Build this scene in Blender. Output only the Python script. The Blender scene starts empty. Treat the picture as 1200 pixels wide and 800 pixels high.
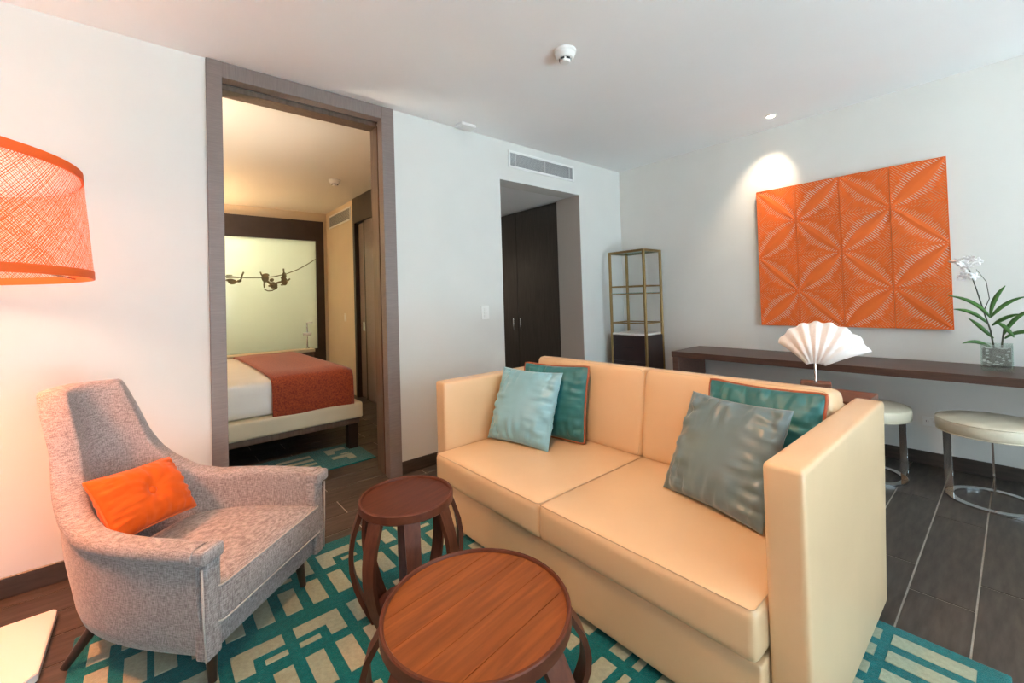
import bpy, bmesh, math, random
from mathutils import Vector, Matrix, Euler, noise
random.seed(7)
SC = bpy.context.scene
COL = SC.collection
PI = math.pi

# ------------------------------------------------------------------ camera
CAM_H = 1.30
YAW, PITCH, ROLL = 0.8678, 0.0182, -0.0305
FPX, CYPX = 502.17, 340.84
def cam_basis():
    cy, sy, cp, sp = math.cos(YAW), math.sin(YAW), math.cos(PITCH), math.sin(PITCH)
    f = Vector((cy*cp, sy*cp, sp)); r = Vector((sy, -cy, 0)); u = r.cross(f)
    c, s = math.cos(ROLL), math.sin(ROLL)
    return c*r + s*u, -s*r + c*u, f
CR, CU, CF = cam_basis()
cam_data = bpy.data.cameras.new('camera')
cam = bpy.data.objects.new('camera', cam_data); COL.objects.link(cam)
M3 = Matrix((CR, CU, -CF)).transposed()
cam.matrix_world = Matrix.Translation((0, 0, CAM_H)) @ M3.to_4x4()
cam_data.sensor_width = 36.0
cam_data.lens = FPX/1200*36.0
cam_data.shift_y = -(400-CYPX)/1200
cam_data.clip_start = 0.02
SC.camera = cam
def in_view(P, m=30):
    d = Vector(P) - Vector((0, 0, CAM_H)); z = d.dot(CF)
    if z < 0.1: return False
    x = 600 + FPX*d.dot(CR)/z; y = CYPX - FPX*d.dot(CU)/z
    return -m < x < 1200+m and -m < y < 800+m

# ------------------------------------------------------------------ world, exposure, big lights
W = bpy.data.worlds.new('World'); SC.world = W; W.use_nodes = True
W.node_tree.nodes['Background'].inputs[0].default_value = (0.65, 0.86, 0.96, 1)
W.node_tree.nodes['Background'].inputs[1].default_value = 6.3
SC.view_settings.view_transform = 'Standard'
SC.view_settings.look = 'None'
SC.view_settings.gamma = 1.0
SC.view_settings.exposure = -0.06
SC.view_settings.use_curve_mapping = False
SC.cycles.use_denoising = True
SC.cycles.denoising_prefilter = 'NONE'
SC.cycles.max_bounces = 10
SC.cycles.diffuse_bounces = 6
SC.cycles.sample_clamp_indirect = 40.0
SC.cycles.caustics_reflective = False
SC.cycles.caustics_refractive = False

XW, YW, H = 4.3235, 3.0491, 2.7732      # right wall, door wall, ceiling
YB, XL = -3.6, -2.3                      # window wall behind the camera, far left wall
WT = 0.20                                # wall thickness
BX, BY = 2.22, 7.25                      # bedroom right wall, bedroom far wall

def area_portal(loc, rot, sx, sy):
    l = bpy.data.lights.new('window_daylight', 'AREA'); l.shape = 'RECTANGLE'; l.size = sx; l.size_y = sy
    l.cycles.is_portal = True
    o = bpy.data.objects.new('window_daylight', l); COL.objects.link(o); o.location = loc; o.rotation_euler = rot
sun = bpy.data.lights.new('sun', 'SUN'); sun.energy = 80.0; sun.angle = 0.01; sun.color = (0.93, 0.97, 1.0)
suno = bpy.data.objects.new('sun', sun); COL.objects.link(suno); suno.rotation_euler = Vector((-0.15, 0.48, -0.86)).to_track_quat('-Z', 'Y').to_euler()
area_portal((1.75, YB-0.05, 1.26), (PI/2, 0, 0), 3.9, 2.45)

# ------------------------------------------------------------------ materials
MATS = {}
def mat(name, col, rough=0.5, metal=0.0, spec=0.5, var=0.0, vscale=20.0, bump=0.0, bscale=80.0, stretch=(1,1,1),
        col2=None, sheen=0.0, coat=0.0, detail=4.0, emit=None, estr=0.0):
    m = bpy.data.materials.new(name); m.use_nodes = True; MATS[name] = m
    nt = m.node_tree; b = nt.nodes['Principled BSDF']
    b.inputs['Base Color'].default_value = (*col, 1)
    b.inputs['Roughness'].default_value = rough; b.inputs['Metallic'].default_value = metal
    b.inputs['Specular IOR Level'].default_value = spec
    if sheen: b.inputs['Sheen Weight'].default_value = sheen; b.inputs['Sheen Roughness'].default_value = 0.4
    if coat: b.inputs['Coat Weight'].default_value = coat; b.inputs['Coat Roughness'].default_value = 0.25
    if emit: b.inputs['Emission Color'].default_value = (*emit, 1); b.inputs['Emission Strength'].default_value = estr
    tc = nt.nodes.new('ShaderNodeTexCoord'); mp = nt.nodes.new('ShaderNodeMapping'); mp.inputs['Scale'].default_value = stretch
    nt.links.new(tc.outputs['Object'], mp.inputs['Vector'])
    if var or col2:
        n = nt.nodes.new('ShaderNodeTexNoise'); n.inputs['Scale'].default_value = vscale; n.inputs['Detail'].default_value = detail
        nt.links.new(mp.outputs[0], n.inputs['Vector'])
        r = nt.nodes.new('ShaderNodeValToRGB'); r.color_ramp.elements[0].position = 0.32; r.color_ramp.elements[1].position = 0.68
        c2 = col2 if col2 else tuple(min(1, c*(1+var)) for c in col)
        c1 = col if col2 else tuple(c*(1-var) for c in col)
        r.color_ramp.elements[0].color = (*c1, 1); r.color_ramp.elements[1].color = (*c2, 1)
        nt.links.new(n.outputs['Fac'], r.inputs['Fac']); nt.links.new(r.outputs['Color'], b.inputs['Base Color'])
    if bump:
        n2 = nt.nodes.new('ShaderNodeTexNoise'); n2.inputs['Scale'].default_value = bscale; n2.inputs['Detail'].default_value = 3
        nt.links.new(mp.outputs[0], n2.inputs['Vector'])
        bp = nt.nodes.new('ShaderNodeBump'); bp.inputs['Strength'].default_value = bump; bp.inputs['Distance'].default_value = 0.004
        nt.links.new(n2.outputs['Fac'], bp.inputs['Height']); nt.links.new(bp.outputs[0], b.inputs['Normal'])
    return m
def wood(name, c1, c2, rough=0.35, axis=(1, 12, 12), scale=6.0, coat=0.0, spec=0.5):
    """long streaky grain along the axis with the small stretch value"""
    m = mat(name, c1, rough, coat=coat, spec=spec); nt = m.node_tree; b = nt.nodes['Principled BSDF']
    tc = nt.nodes.new('ShaderNodeTexCoord'); mp = nt.nodes.new('ShaderNodeMapping'); mp.inputs['Scale'].default_value = axis
    n = nt.nodes.new('ShaderNodeTexNoise'); n.inputs['Scale'].default_value = scale; n.inputs['Detail'].default_value = 6; n.inputs['Distortion'].default_value = 0.6
    r = nt.nodes.new('ShaderNodeValToRGB'); r.color_ramp.elements[0].position = 0.3; r.color_ramp.elements[1].position = 0.7
    r.color_ramp.elements[0].color = (*c1, 1); r.color_ramp.elements[1].color = (*c2, 1)
    nt.links.new(tc.outputs['Object'], mp.inputs['Vector']); nt.links.new(mp.outputs[0], n.inputs['Vector'])
    nt.links.new(n.outputs['Fac'], r.inputs['Fac']); nt.links.new(r.outputs['Color'], b.inputs['Base Color'])
    bp = nt.nodes.new('ShaderNodeBump'); bp.inputs['Strength'].default_value = 0.12; bp.inputs['Distance'].default_value = 0.002
    nt.links.new(n.outputs['Fac'], bp.inputs['Height']); nt.links.new(bp.outputs[0], b.inputs['Normal'])
    return m
def tweed(name, ca, cb, scale=260.0):
    m = mat(name, ca, 0.9, spec=0.15, sheen=0.25); nt = m.node_tree; b = nt.nodes['Principled BSDF']
    tc = nt.nodes.new('ShaderNodeTexCoord'); outs = []
    for st in ((1, 1, 0.12), (0.12, 0.12, 1.4)):
        mp = nt.nodes.new('ShaderNodeMapping'); mp.inputs['Scale'].default_value = st
        n = nt.nodes.new('ShaderNodeTexNoise'); n.inputs['Scale'].default_value = scale; n.inputs['Detail'].default_value = 2
        nt.links.new(tc.outputs['Object'], mp.inputs['Vector']); nt.links.new(mp.outputs[0], n.inputs['Vector']); outs.append(n)
    mx = nt.nodes.new('ShaderNodeMath'); mx.operation = 'ADD'
    nt.links.new(outs[0].outputs['Fac'], mx.inputs[0]); nt.links.new(outs[1].outputs['Fac'], mx.inputs[1])
    r = nt.nodes.new('ShaderNodeValToRGB'); r.color_ramp.elements[0].position = 0.40; r.color_ramp.elements[1].position = 0.60
    hv = nt.nodes.new('ShaderNodeMath'); hv.operation = 'MULTIPLY'; hv.inputs[1].default_value = 0.5
    nt.links.new(mx.outputs[0], hv.inputs[0]); nt.links.new(hv.outputs[0], r.inputs['Fac'])
    r.color_ramp.elements[0].color = (*ca, 1); r.color_ramp.elements[1].color = (*cb, 1)
    nt.links.new(r.outputs['Color'], b.inputs['Base Color'])
    bp = nt.nodes.new('ShaderNodeBump'); bp.inputs['Strength'].default_value = 0.5; bp.inputs['Distance'].default_value = 0.002
    nt.links.new(hv.outputs[0], bp.inputs['Height']); nt.links.new(bp.outputs[0], b.inputs['Normal'])
    return m
def glass(name, col=(0.9, 0.97, 0.95), tr=0.85, rough=0.02):
    m = bpy.data.materials.new(name); m.use_nodes = True; nt = m.node_tree; nt.nodes.clear()
    out = nt.nodes.new('ShaderNodeOutputMaterial'); mix = nt.nodes.new('ShaderNodeMixShader')
    t = nt.nodes.new('ShaderNodeBsdfTransparent'); t.inputs[0].default_value = (*col, 1)
    g = nt.nodes.new('ShaderNodeBsdfGlossy'); g.inputs['Roughness'].default_value = rough; g.inputs[0].default_value = (*col, 1)
    mix.inputs[0].default_value = 1-tr
    nt.links.new(t.outputs[0], mix.inputs[1]); nt.links.new(g.outputs[0], mix.inputs[2]); nt.links.new(mix.outputs[0], out.inputs[0])
    MATS[name] = m; return m

mat('wall_paint', (0.70, 0.70, 0.675), 0.75, spec=0.25, var=0.015, vscale=3, bump=0.04, bscale=160)
mat('wall_paint_right', (0.76, 0.74, 0.70), 0.8, spec=0.2, var=0.015, vscale=3, bump=0.04, bscale=160)
mat('ceiling_paint', (0.88, 0.885, 0.885), 0.85, spec=0.2, var=0.01, vscale=2)
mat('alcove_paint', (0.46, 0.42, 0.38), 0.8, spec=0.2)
mat('bedroom_paint', (0.68, 0.58, 0.44), 0.8, spec=0.2, var=0.02, vscale=3)
mat('bedroom_ceiling', (0.80, 0.76, 0.70), 0.8, spec=0.2, var=0.01, vscale=2)
mat('plank', (0.046, 0.039, 0.034), 0.45, spec=0.25, col2=(0.092, 0.076, 0.064), vscale=5, stretch=(1.2, 7, 7), detail=8, bump=0.10, bscale=30)
mat('grout', (0.42, 0.39, 0.35), 0.9, spec=0.1, var=0.1, vscale=30)
mat('skirting', (0.045, 0.035, 0.030), 0.35, col2=(0.075, 0.058, 0.048), vscale=5, stretch=(1.2, 1.2, 9), detail=7)
m = wood('frame_wood', (0.185, 0.145, 0.132), (0.235, 0.188, 0.172), 0.45, axis=(3, 3, 70), scale=4.0)
wood('frame_wood_across', (0.185, 0.145, 0.132), (0.235, 0.188, 0.172), 0.45, axis=(70, 3, 3), scale=4.0)
wood('jamb_wood', (0.10, 0.06, 0.042), (0.16, 0.10, 0.07), 0.4, axis=(14, 14, 1), scale=4.0)
wood('closet_wood', (0.040, 0.033, 0.028), (0.062, 0.052, 0.045), 0.35, axis=(16, 16, 1), scale=4.0)
wood('walnut', (0.060, 0.028, 0.020), (0.105, 0.052, 0.036), 0.38, axis=(12, 1, 12), scale=5.0)
wood('walnut_edge', (0.085, 0.038, 0.027), (0.145, 0.068, 0.046), 0.38, axis=(12, 1, 12), scale=5.0)
wood('mahogany', (0.062, 0.019, 0.010), (0.105, 0.034, 0.018), 0.42, axis=(9, 9, 1.2), scale=5.0, spec=0.3)
wood('mahogany_rim', (0.075, 0.020, 0.010), (0.115, 0.034, 0.016), 0.42, axis=(4, 4, 4), scale=5.0, spec=0.25)
wood('teak_top', (0.150, 0.040, 0.007), (0.255, 0.076, 0.015), 0.5, axis=(1.2, 16, 10), scale=3.2, spec=0.3)
wood('mahogany_top', (0.062, 0.016, 0.008), (0.095, 0.025, 0.012), 0.45, axis=(1.2, 14, 10), scale=3.5, spec=0.22)
mat('groove_dark', (0.02, 0.010, 0.006), 0.6)
mat('leather_cream', (0.68, 0.475, 0.285), 0.45, spec=0.4, var=0.03, vscale=4, bump=0.05, bscale=420, coat=0.45)
mat('leather_pale', (0.66, 0.60, 0.47), 0.36, spec=0.5, var=0.02, vscale=4, bump=0.04, bscale=420)
mat('leather_seam', (0.50, 0.37, 0.24), 0.6)
tweed('tweed_grey', (0.17, 0.152, 0.157), (0.385, 0.36, 0.365), 430.0)
mat('tweed_piping', (0.42, 0.39, 0.38), 0.8, var=0.15, vscale=300)
mat('dark_leg', (0.030, 0.016, 0.010), 0.3)
mat('velvet_orange', (0.66, 0.095, 0.006), 0.75, spec=0.2, sheen=0.2, var=0.08, vscale=10)
mat('velvet_orange_edge', (0.62, 0.12, 0.02), 0.85)
mat('silk_silver', (0.205, 0.445, 0.56), 0.30, spec=0.6, sheen=0.2, var=0.06, vscale=6)
mat('silk_slate', (0.125, 0.195, 0.225), 0.32, spec=0.6, sheen=0.2, var=0.06, vscale=6)
mat('velvet_teal', (0.016, 0.15, 0.165), 0.42, spec=0.5, sheen=0.5, var=0.12, vscale=8)
mat('piping_rust', (0.34, 0.085, 0.03), 0.6)
mat('rug_teal', (0.002, 0.135, 0.150), 0.95, spec=0.05, sheen=0.3, var=0.18, vscale=60, bump=0.6, bscale=400)
mat('rug_beige', (0.33, 0.36, 0.27), 0.95, spec=0.05, sheen=0.3, var=0.10, vscale=70, bump=0.6, bscale=400)
mat('bounce_stone', (0.67, 0.755, 0.78), 0.8, var=0.05, vscale=8)  # bluish tint cools the light bounced onto the ceiling
mat('white_lacquer', (0.80, 0.79, 0.77), 0.3)
mat('white_plastic', (0.82, 0.82, 0.80), 0.4)
mat('grille_grey', (0.50, 0.51, 0.51), 0.5)
mat('grille_dark', (0.16, 0.165, 0.17), 0.7)
mat('black_slot', (0.015, 0.015, 0.015), 0.6)
mat('brass', (0.36, 0.235, 0.095), 0.34, metal=0.9, var=0.1, vscale=12)
mat('marble', (0.80, 0.78, 0.76), 0.2, var=0.04, vscale=6)
mat('cabinet_dark', (0.030, 0.017, 0.018), 0.35, var=0.2, vscale=6)
glass('shelf_glass', (0.75, 0.86, 0.83), 0.80)
glass('vase_glass', (0.90, 0.95, 0.93), 0.80)
mat('chrome', (0.72, 0.73, 0.74), 0.10, metal=1.0)
mat('steel', (0.60, 0.60, 0.60), 0.25, metal=1.0)
mat('art_orange', (0.82, 0.155, 0.024), 0.5, spec=0.35, var=0.05, vscale=14)
mat('art_back', (0.84, 0.80, 0.76), 0.6)
mat('art_side', (0.30, 0.10, 0.05), 0.6)
mat('shell_white', (0.84, 0.80, 0.79), 0.55, var=0.05, vscale=14, bump=0.35, bscale=90)
mat('leaf_green', (0.035, 0.115, 0.022), 0.38, col2=(0.08, 0.20, 0.04), vscale=9)
mat('stem_brown', (0.05, 0.055, 0.025), 0.55)
mat('petal_white', (0.90, 0.88, 0.88), 0.5)
mat('petal_pink', (0.80, 0.52, 0.42), 0.5)
mat('bark_chip', (0.075, 0.05, 0.038), 0.8, col2=(0.22, 0.20, 0.18), vscale=60)
mat('pebble', (0.40, 0.42, 0.41), 0.5, col2=(0.70, 0.71, 0.69), vscale=40)
mat('bed_linen', (0.80, 0.79, 0.76), 0.8, sheen=0.2, var=0.02, vscale=8)
mat('bed_base', (0.68, 0.60, 0.44), 0.5, var=0.03, vscale=6)
mat('throw_orange', (0.42, 0.075, 0.018), 0.85, col2=(0.20, 0.020, 0.010), vscale=90, sheen=0.3)
mat('headboard_dark', (0.040, 0.026, 0.020), 0.45, var=0.15, vscale=6)
mat('silhouette', (0.20, 0.175, 0.10), 0.7)
def translucent(name, col, w, rough=0.7):
    m = mat(name, col, rough); nt = m.node_tree; b = nt.nodes['Principled BSDF']; out = nt.nodes['Material Output']
    t = nt.nodes.new('ShaderNodeBsdfTranslucent'); t.inputs[0].default_value = (*col, 1)
    x = nt.nodes.new('ShaderNodeMixShader'); x.inputs[0].default_value = w
    nt.links.new(b.outputs[0], x.inputs[1]); nt.links.new(t.outputs[0], x.inputs[2]); nt.links.new(x.outputs[0], out.inputs[0])
translucent('thread_orange', (0.84, 0.15, 0.03), 0.3)
translucent('diffuser_white', (0.96, 0.97, 0.97), 0.85)
mat('rim_orange', (0.80, 0.120, 0.015), 0.55)
mat('bulb', (1, 0.9, 0.8), 0.5, emit=(1.0, 0.80, 0.58), estr=15)
mat('lamp_lens', (1, 0.95, 0.9), 0.5, emit=(1.0, 0.86, 0.66), estr=25)
mat('window_metal', (0.10, 0.10, 0.105), 0.4, metal=0.6)
mat('lamp_fabric', (0.80, 0.70, 0.55), 0.8)
# frosted glass of the bedroom panel: milky, a bit glossy
m = bpy.data.materials.new('frosted_glass'); m.use_nodes = True; MATS['frosted_glass'] = m
nt = m.node_tree; nt.nodes.clear(); out = nt.nodes.new('ShaderNodeOutputMaterial')
tr = nt.nodes.new('ShaderNodeBsdfTranslucent'); tr.inputs[0].default_value = (0.72, 0.76, 0.66, 1)
df = nt.nodes.new('ShaderNodeBsdfDiffuse'); df.inputs[0].default_value = (0.46, 0.48, 0.40, 1)
gl = nt.nodes.new('ShaderNodeBsdfGlossy'); gl.inputs['Roughness'].default_value = 0.12
m1 = nt.nodes.new('ShaderNodeMixShader'); m1.inputs[0].default_value = 0.45
m2 = nt.nodes.new('ShaderNodeMixShader'); m2.inputs[0].default_value = 0.06
nt.links.new(tr.outputs[0], m1.inputs[1]); nt.links.new(df.outputs[0], m1.inputs[2]); nt.links.new(m1.outputs[0], m2.inputs[1]); nt.links.new(gl.outputs[0], m2.inputs[2]); nt.links.new(m2.outputs[0], out.inputs[0])

# ------------------------------------------------------------------ mesh helpers
def finish(name, bm, m, parent=None, smooth=False, loc=None, rot=None):
    bmesh.ops.recalc_face_normals(bm, faces=bm.faces)
    me = bpy.data.meshes.new(name); bm.to_mesh(me); bm.free()
    for x in (m if isinstance(m, (list, tuple)) else [m]): me.materials.append(MATS[x])
    if smooth:
        for p in me.polygons: p.use_smooth = True
        if smooth != True: me.set_sharp_from_angle(angle=math.radians(smooth))
    o = bpy.data.objects.new(name, me); COL.objects.link(o)
    if parent: o.parent = parent
    if loc is not None: o.location = loc
    if rot is not None: o.rotation_euler = rot
    return o
def tag(o, label, cat, group=None):
    o['label'] = label; o['category'] = cat
    if group: o['group'] = group
    return o
def thing(name, label, cat, loc=(0, 0, 0), rotz=0.0, group=None):
    o = bpy.data.objects.new(name, None); COL.objects.link(o)
    o.location = loc; o.rotation_euler = (0, 0, rotz); o.empty_display_size = 0.05
    return tag(o, label, cat, group)
def struct(o): o['kind'] = 'structure'; return o
def link_copy(src, parent=None, loc=None, rot=None, name=None):
    o = bpy.data.objects.new(name or src.name.split('.')[0], src.data); COL.objects.link(o)
    if parent: o.parent = parent
    if loc is not None: o.location = loc
    if rot is not None: o.rotation_euler = rot
    return o
def box(bm, x0, x1, y0, y1, z0, z1, bev=0.0, seg=2, mi=0):
    r = bmesh.ops.create_cube(bm, size=1.0, matrix=Matrix.Translation(((x0+x1)/2, (y0+y1)/2, (z0+z1)/2)) @ Matrix.Diagonal((x1-x0, y1-y0, z1-z0, 1)))
    vs = r['verts']; fs = list({f for v in vs for f in v.link_faces})
    for f in fs: f.material_index = mi
    if bev:
        es = list({e for v in vs for e in v.link_edges})
        rr = bmesh.ops.bevel(bm, geom=es, offset=bev, segments=seg, profile=0.5, affect='EDGES')
        for f in rr['faces']: f.material_index = mi
def B(name, dims, m, parent=None, bev=0.0, seg=2, smooth=False):
    bm = bmesh.new(); box(bm, *dims, bev, seg); return finish(name, bm, m, parent, smooth)
def cyl(bm, p0, p1, r0, r1=None, n=16, mi=0):
    r1 = r0 if r1 is None else r1
    p0 = Vector(p0); p1 = Vector(p1); d = p1-p0; L = d.length
    q = Vector((0, 0, 1)).rotation_difference(d.normalized()).to_matrix().to_4x4()
    r = bmesh.ops.create_cone(bm, cap_ends=True, segments=n, radius1=r0, radius2=r1, depth=L, matrix=Matrix.Translation((p0+p1)/2) @ q)
    for f in {f for v in r['verts'] for f in v.link_faces}: f.material_index = mi
def lathe(bm, prof, n=32, c=(0, 0, 0), cap=True):
    rings = []
    for (r, z) in prof:
        rings.append([bm.verts.new((c[0]+r*math.cos(2*PI*k/n), c[1]+r*math.sin(2*PI*k/n), c[2]+z)) for k in range(n)])
    for a, b in zip(rings[:-1], rings[1:]):
        for k in range(n): bm.faces.new((a[k], a[(k+1) % n], b[(k+1) % n], b[k]))
    if cap:
        bm.faces.new(rings[0][::-1]); bm.faces.new(rings[-1])
def tube(bm, pts, r, n=6, closed=False, taper=None):
    pts = [Vector(p) for p in pts]; N = len(pts); rings = []
    up = Vector((0, 0, 1)); prevn = None
    for i, p in enumerate(pts):
        a = pts[(i-1) % N] if (closed or i > 0) else p
        b = pts[(i+1) % N] if (closed or i < N-1) else p
        t = (b-a).normalized()
        if prevn is None:
            h = up if abs(t.dot(up)) < 0.9 else Vector((1, 0, 0))
            nn = (h - t*h.dot(t)).normalized()
        else: nn = (prevn - t*prevn.dot(t)).normalized()
        prevn = nn; bb = t.cross(nn)
        rr = r*(taper(i/(N-1)) if taper else 1)
        rings.append([bm.verts.new(p + rr*(nn*math.cos(2*PI*k/n)+bb*math.sin(2*PI*k/n))) for k in range(n)])
    idx = range(N) if closed else range(N-1)
    for i in idx:
        A = rings[i]; C = rings[(i+1) % N]
        for k in range(n): bm.faces.new((A[k], A[(k+1) % n], C[(k+1) % n], C[k]))
    if not closed: bm.faces.new(rings[0][::-1]); bm.faces.new(rings[-1])
def prism(bm, poly, z0, z1, mi=0):
    a = [bm.verts.new((x, y, z0)) for x, y in poly]; b = [bm.verts.new((x, y, z1)) for x, y in poly]
    n = len(poly); fs = [bm.faces.new(a[::-1]), bm.faces.new(b)]
    for k in range(n): fs.append(bm.faces.new((a[k], a[(k+1) % n], b[(k+1) % n], b[k])))
    for f in fs: f.material_index = mi
def soft_box(sx, sy, sz, r, crown=0.0, crown_axis=2, bulge=0.0, n=9):
    """box centred at origin with round edges and puffed faces"""
    bm = bmesh.new(); hs = (sx/2, sy/2, sz/2)
    def coords(h):
        c = [-h, -h+r*0.12, -h+r*0.4, -h+r]
        m = [(-h+r)+(2*h-2*r)*k/(n-1) for k in range(1, n-1)]
        return c+m+[-x for x in reversed(c)]
    cs = [coords(h) for h in hs]; cache = {}
    def V(p):
        key = tuple(round(v, 6) for v in p)
        if key not in cache: cache[key] = bm.verts.new(p)
        return cache[key]
    for ax in range(3):
        u, v = [i for i in range(3) if i != ax]
        for s in (-1, 1):
            for i in range(len(cs[u])-1):
                for j in range(len(cs[v])-1):
                    q = []
                    for a, b in ((i, j), (i+1, j), (i+1, j+1), (i, j+1)):
                        p = [0, 0, 0]; p[ax] = s*hs[ax]; p[u] = cs[u][a]; p[v] = cs[v][b]; q.append(V(p))
                    bm.faces.new(q)
    for vt in bm.verts:
        p = vt.co.copy(); inn = Vector([max(-(h-r), min(h-r, c)) for c, h in zip(p, hs)]); d = p-inn
        if d.length > 1e-9: p = inn + d.normalized()*r
        nx = [c/h for c, h in zip(p, hs)]
        ca = crown_axis; o = [i for i in range(3) if i != ca]
        w = max(0, 1-nx[o[0]]**4)*max(0, 1-nx[o[1]]**4)
        if nx[ca] > 0: p[ca] += crown*w*nx[ca]
        if bulge:
            for a in o:
                oo = [i for i in range(3) if i != a]
                ww = max(0, 1-nx[oo[0]]**2)*max(0, 1-nx[oo[1]]**2); p[a] += bulge*ww*nx[a]
        vt.co = p
    return bm
def rounded_rect_loop(hx, hy, r, n=6):
    pts = []
    for cx, cy, a0 in ((hx-r, hy-r, 0), (-hx+r, hy-r, PI/2), (-hx+r, -hy+r, PI), (hx-r, -hy+r, 1.5*PI)):
        for k in range(n+1): a = a0+PI/2*k/n; pts.append((cx+r*math.cos(a), cy+r*math.sin(a)))
    return pts
def pillow_mesh(w, h, t, seed=0, wrinkle=0.006, n=44, button=False):
    """x = width, z = height, y = thickness; pointed corners, sides pulled in, creases running in from the edges"""
    bm = bmesh.new(); random.seed(seed); off = Vector((seed*3.7, seed*1.3, 0))
    def pos(u, v, s):
        pin = 0.06
        x = u*w/2*(1-pin*(1-v*v)*abs(u)**3); z = v*h/2*(1-pin*(1-u*u)*abs(v)**3)
        e = max(0.0, (1-abs(u)**2.6))*max(0.0, (1-abs(v)**2.6))
        y = t/2*e**0.55
        edge = max(abs(u), abs(v))
        cr = noise.noise(Vector((u*2.2+off.x, v*9.0, s*5.0)))*abs(u)**2 + noise.noise(Vector((u*9.0, v*2.2+off.y, s*3.0)))*abs(v)**2
        y += wrinkle*3.0*cr*min(1, e*4)
        if button:
            d = math.hypot(u*w, v*h)/0.06
            y -= t*0.22*math.exp(-d*d) ; ang = math.atan2(v, u); y -= wrinkle*1.2*abs(math.sin(ang*5+1))*math.exp(-abs(d-1.6)*0.8)
        return (x, s*y, z)
    for s in (-1, 1):
        g = [[None]*(n+1) for _ in range(n+1)]
        for i in range(n+1):
            for j in range(n+1):
                u = -math.cos(PI*i/n); v = -math.cos(PI*j/n)
                u = 0.55*u+0.45*(2*i/n-1); v = 0.55*v+0.45*(2*j/n-1)
                g[i][j] = bm.verts.new(pos(u, v, s))
        for i in range(n):
            for j in range(n): bm.faces.new((g[i][j], g[i+1][j], g[i+1][j+1], g[i][j+1]))
    bmesh.ops.remove_doubles(bm, verts=bm.verts, dist=0.0004)
    return bm
def pillow_edge(w, h, n=20):
    pin = 0.06; P = []
    def pt(u, v): return (u*w/2*(1-pin*(1-v*v)*abs(u)**3), 0, v*h/2*(1-pin*(1-u*u)*abs(v)**3))
    L = [(-1+2*k/n, -1) for k in range(n)]+[(1, -1+2*k/n) for k in range(n)]+[(1-2*k/n, 1) for k in range(n)]+[(-1, 1-2*k/n) for k in range(n)]
    for u, v in L:
        m_ = math.sqrt(u*u+v*v)
        k = 1-0.02*max(0, (m_-1.3)/0.114)
        P.append(Vector(pt(u*k, v*k)))
    return P

# ================================================================== SETTING
# ---- floor: grout bed, planks laid along X
floor = struct(B('floor', (XL-0.2, XW+0.2, YB-0.2, 9.0, -0.06, -0.004), 'grout'))
PL, PW = 0.90, 0.20
bm = bmesh.new(); box(bm, -PL/2+0.003, PL/2-0.003, -PW/2+0.003, PW/2-0.003, -0.0035, 0.0, 0.0015, 1)
plank0 = None; far_bm = bmesh.new(); npl = 0
plank_me = bpy.data.meshes.new('plank'); bm.to_mesh(plank_me); bm.free(); plank_me.materials.append(MATS['plank'])
rowmin, rowmax = int((YB-0.15)//PW), int((8.9-0.15)//PW)
for row in range(rowmin, rowmax+1):
    yc = 0.15+PW*row+PW/2
    offs = 0.69 if row % 2 == 0 else 0.03
    k0 = math.floor((XL-offs)/PL)
    for k in range(k0, k0+9):
        xc = offs+PL*k+PL/2
        if xc-PL/2 > XW: continue
        hidden = (xc-PL/2 > -0.24 and xc+PL/2 < 2.13 and yc-0.1 > 0.06 and yc+0.1 < 2.45)
        behind = (YW+0.25 < yc and xc-PL/2 > 1.9 and xc < 2.4) or yc > 7.3
        vis = any(in_view((xc+a*PL/2, yc+b*PW/2, 0)) for a in (-1, -.5, 0, .5, 1) for b in (-1, 0, 1))
        if vis and not hidden and not behind and npl < 295:
            o = bpy.data.objects.new('plank', plank_me); COL.objects.link(o); o.parent = floor; o.location = (xc, yc, 0); npl += 1
        else:
            box(far_bm, xc-PL/2+0.003, xc+PL/2-0.003, yc-PW/2+0.003, yc+PW/2-0.003, -0.0035, 0.0)
pf = finish('plank_field', far_bm, 'plank', floor); pf['kind'] = 'stuff'

struct(B('ceiling', (XL-0.2, XW+0.2, YB-0.2, YW+WT/2, H, H+0.12), 'ceiling_paint'))
# door wall with the two openings
DX0, DX1 = 0.335, 1.352                   # clear opening of the pocket door
AX0, AX1, AZ = 2.478, 3.582, 2.406        # alcove opening
bm = bmesh.new()
box(bm, XL, 0.30, YW, YW+WT, 0, H); box(bm, 1.395, AX0, YW, YW+WT, 0, H)
box(bm, AX0, AX1, YW, YW+WT, AZ, H); box(bm, AX1, XW+0.2, YW, YW+WT, 0, H)
struct(finish('wall_left', bm, 'wall_paint'))
struct(B('wall_right', (XW, XW+0.2, YB-0.2, YW, 0, H), 'wall_paint_right'))
struct(B('wall_far_side', (XL-0.2, XL, YB-0.2, YW+WT, 0, H), 'wall_paint'))
bm = bmesh.new()
box(bm, XL, -0.2, YB-0.2, YB, 0, H); box(bm, 3.7, XW, YB-0.2, YB, 0, H); box(bm, -0.2, 3.7, YB-0.2, YB, 2.5, H)
struct(finish('wall_window', bm, 'wall_paint'))
win = struct(B('window_1', (-0.2, 3.7, YB-0.14, YB-0.06, 2.45, 2.5), 'window_metal'))
for x in (-0.2, 1.075, 2.375, 3.65): B('window_frame', (x, x+0.05, YB-0.14, YB-0.06, 0, 2.45), 'window_metal', win)
bounce_slab = struct(B('floor_bounce', (-2.5, 6.0, -7.5, YB-0.201, -0.06, -0.01), 'bounce_stone'))  # unseen pale slab, added to bounce sunlight up to the ceiling
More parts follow.
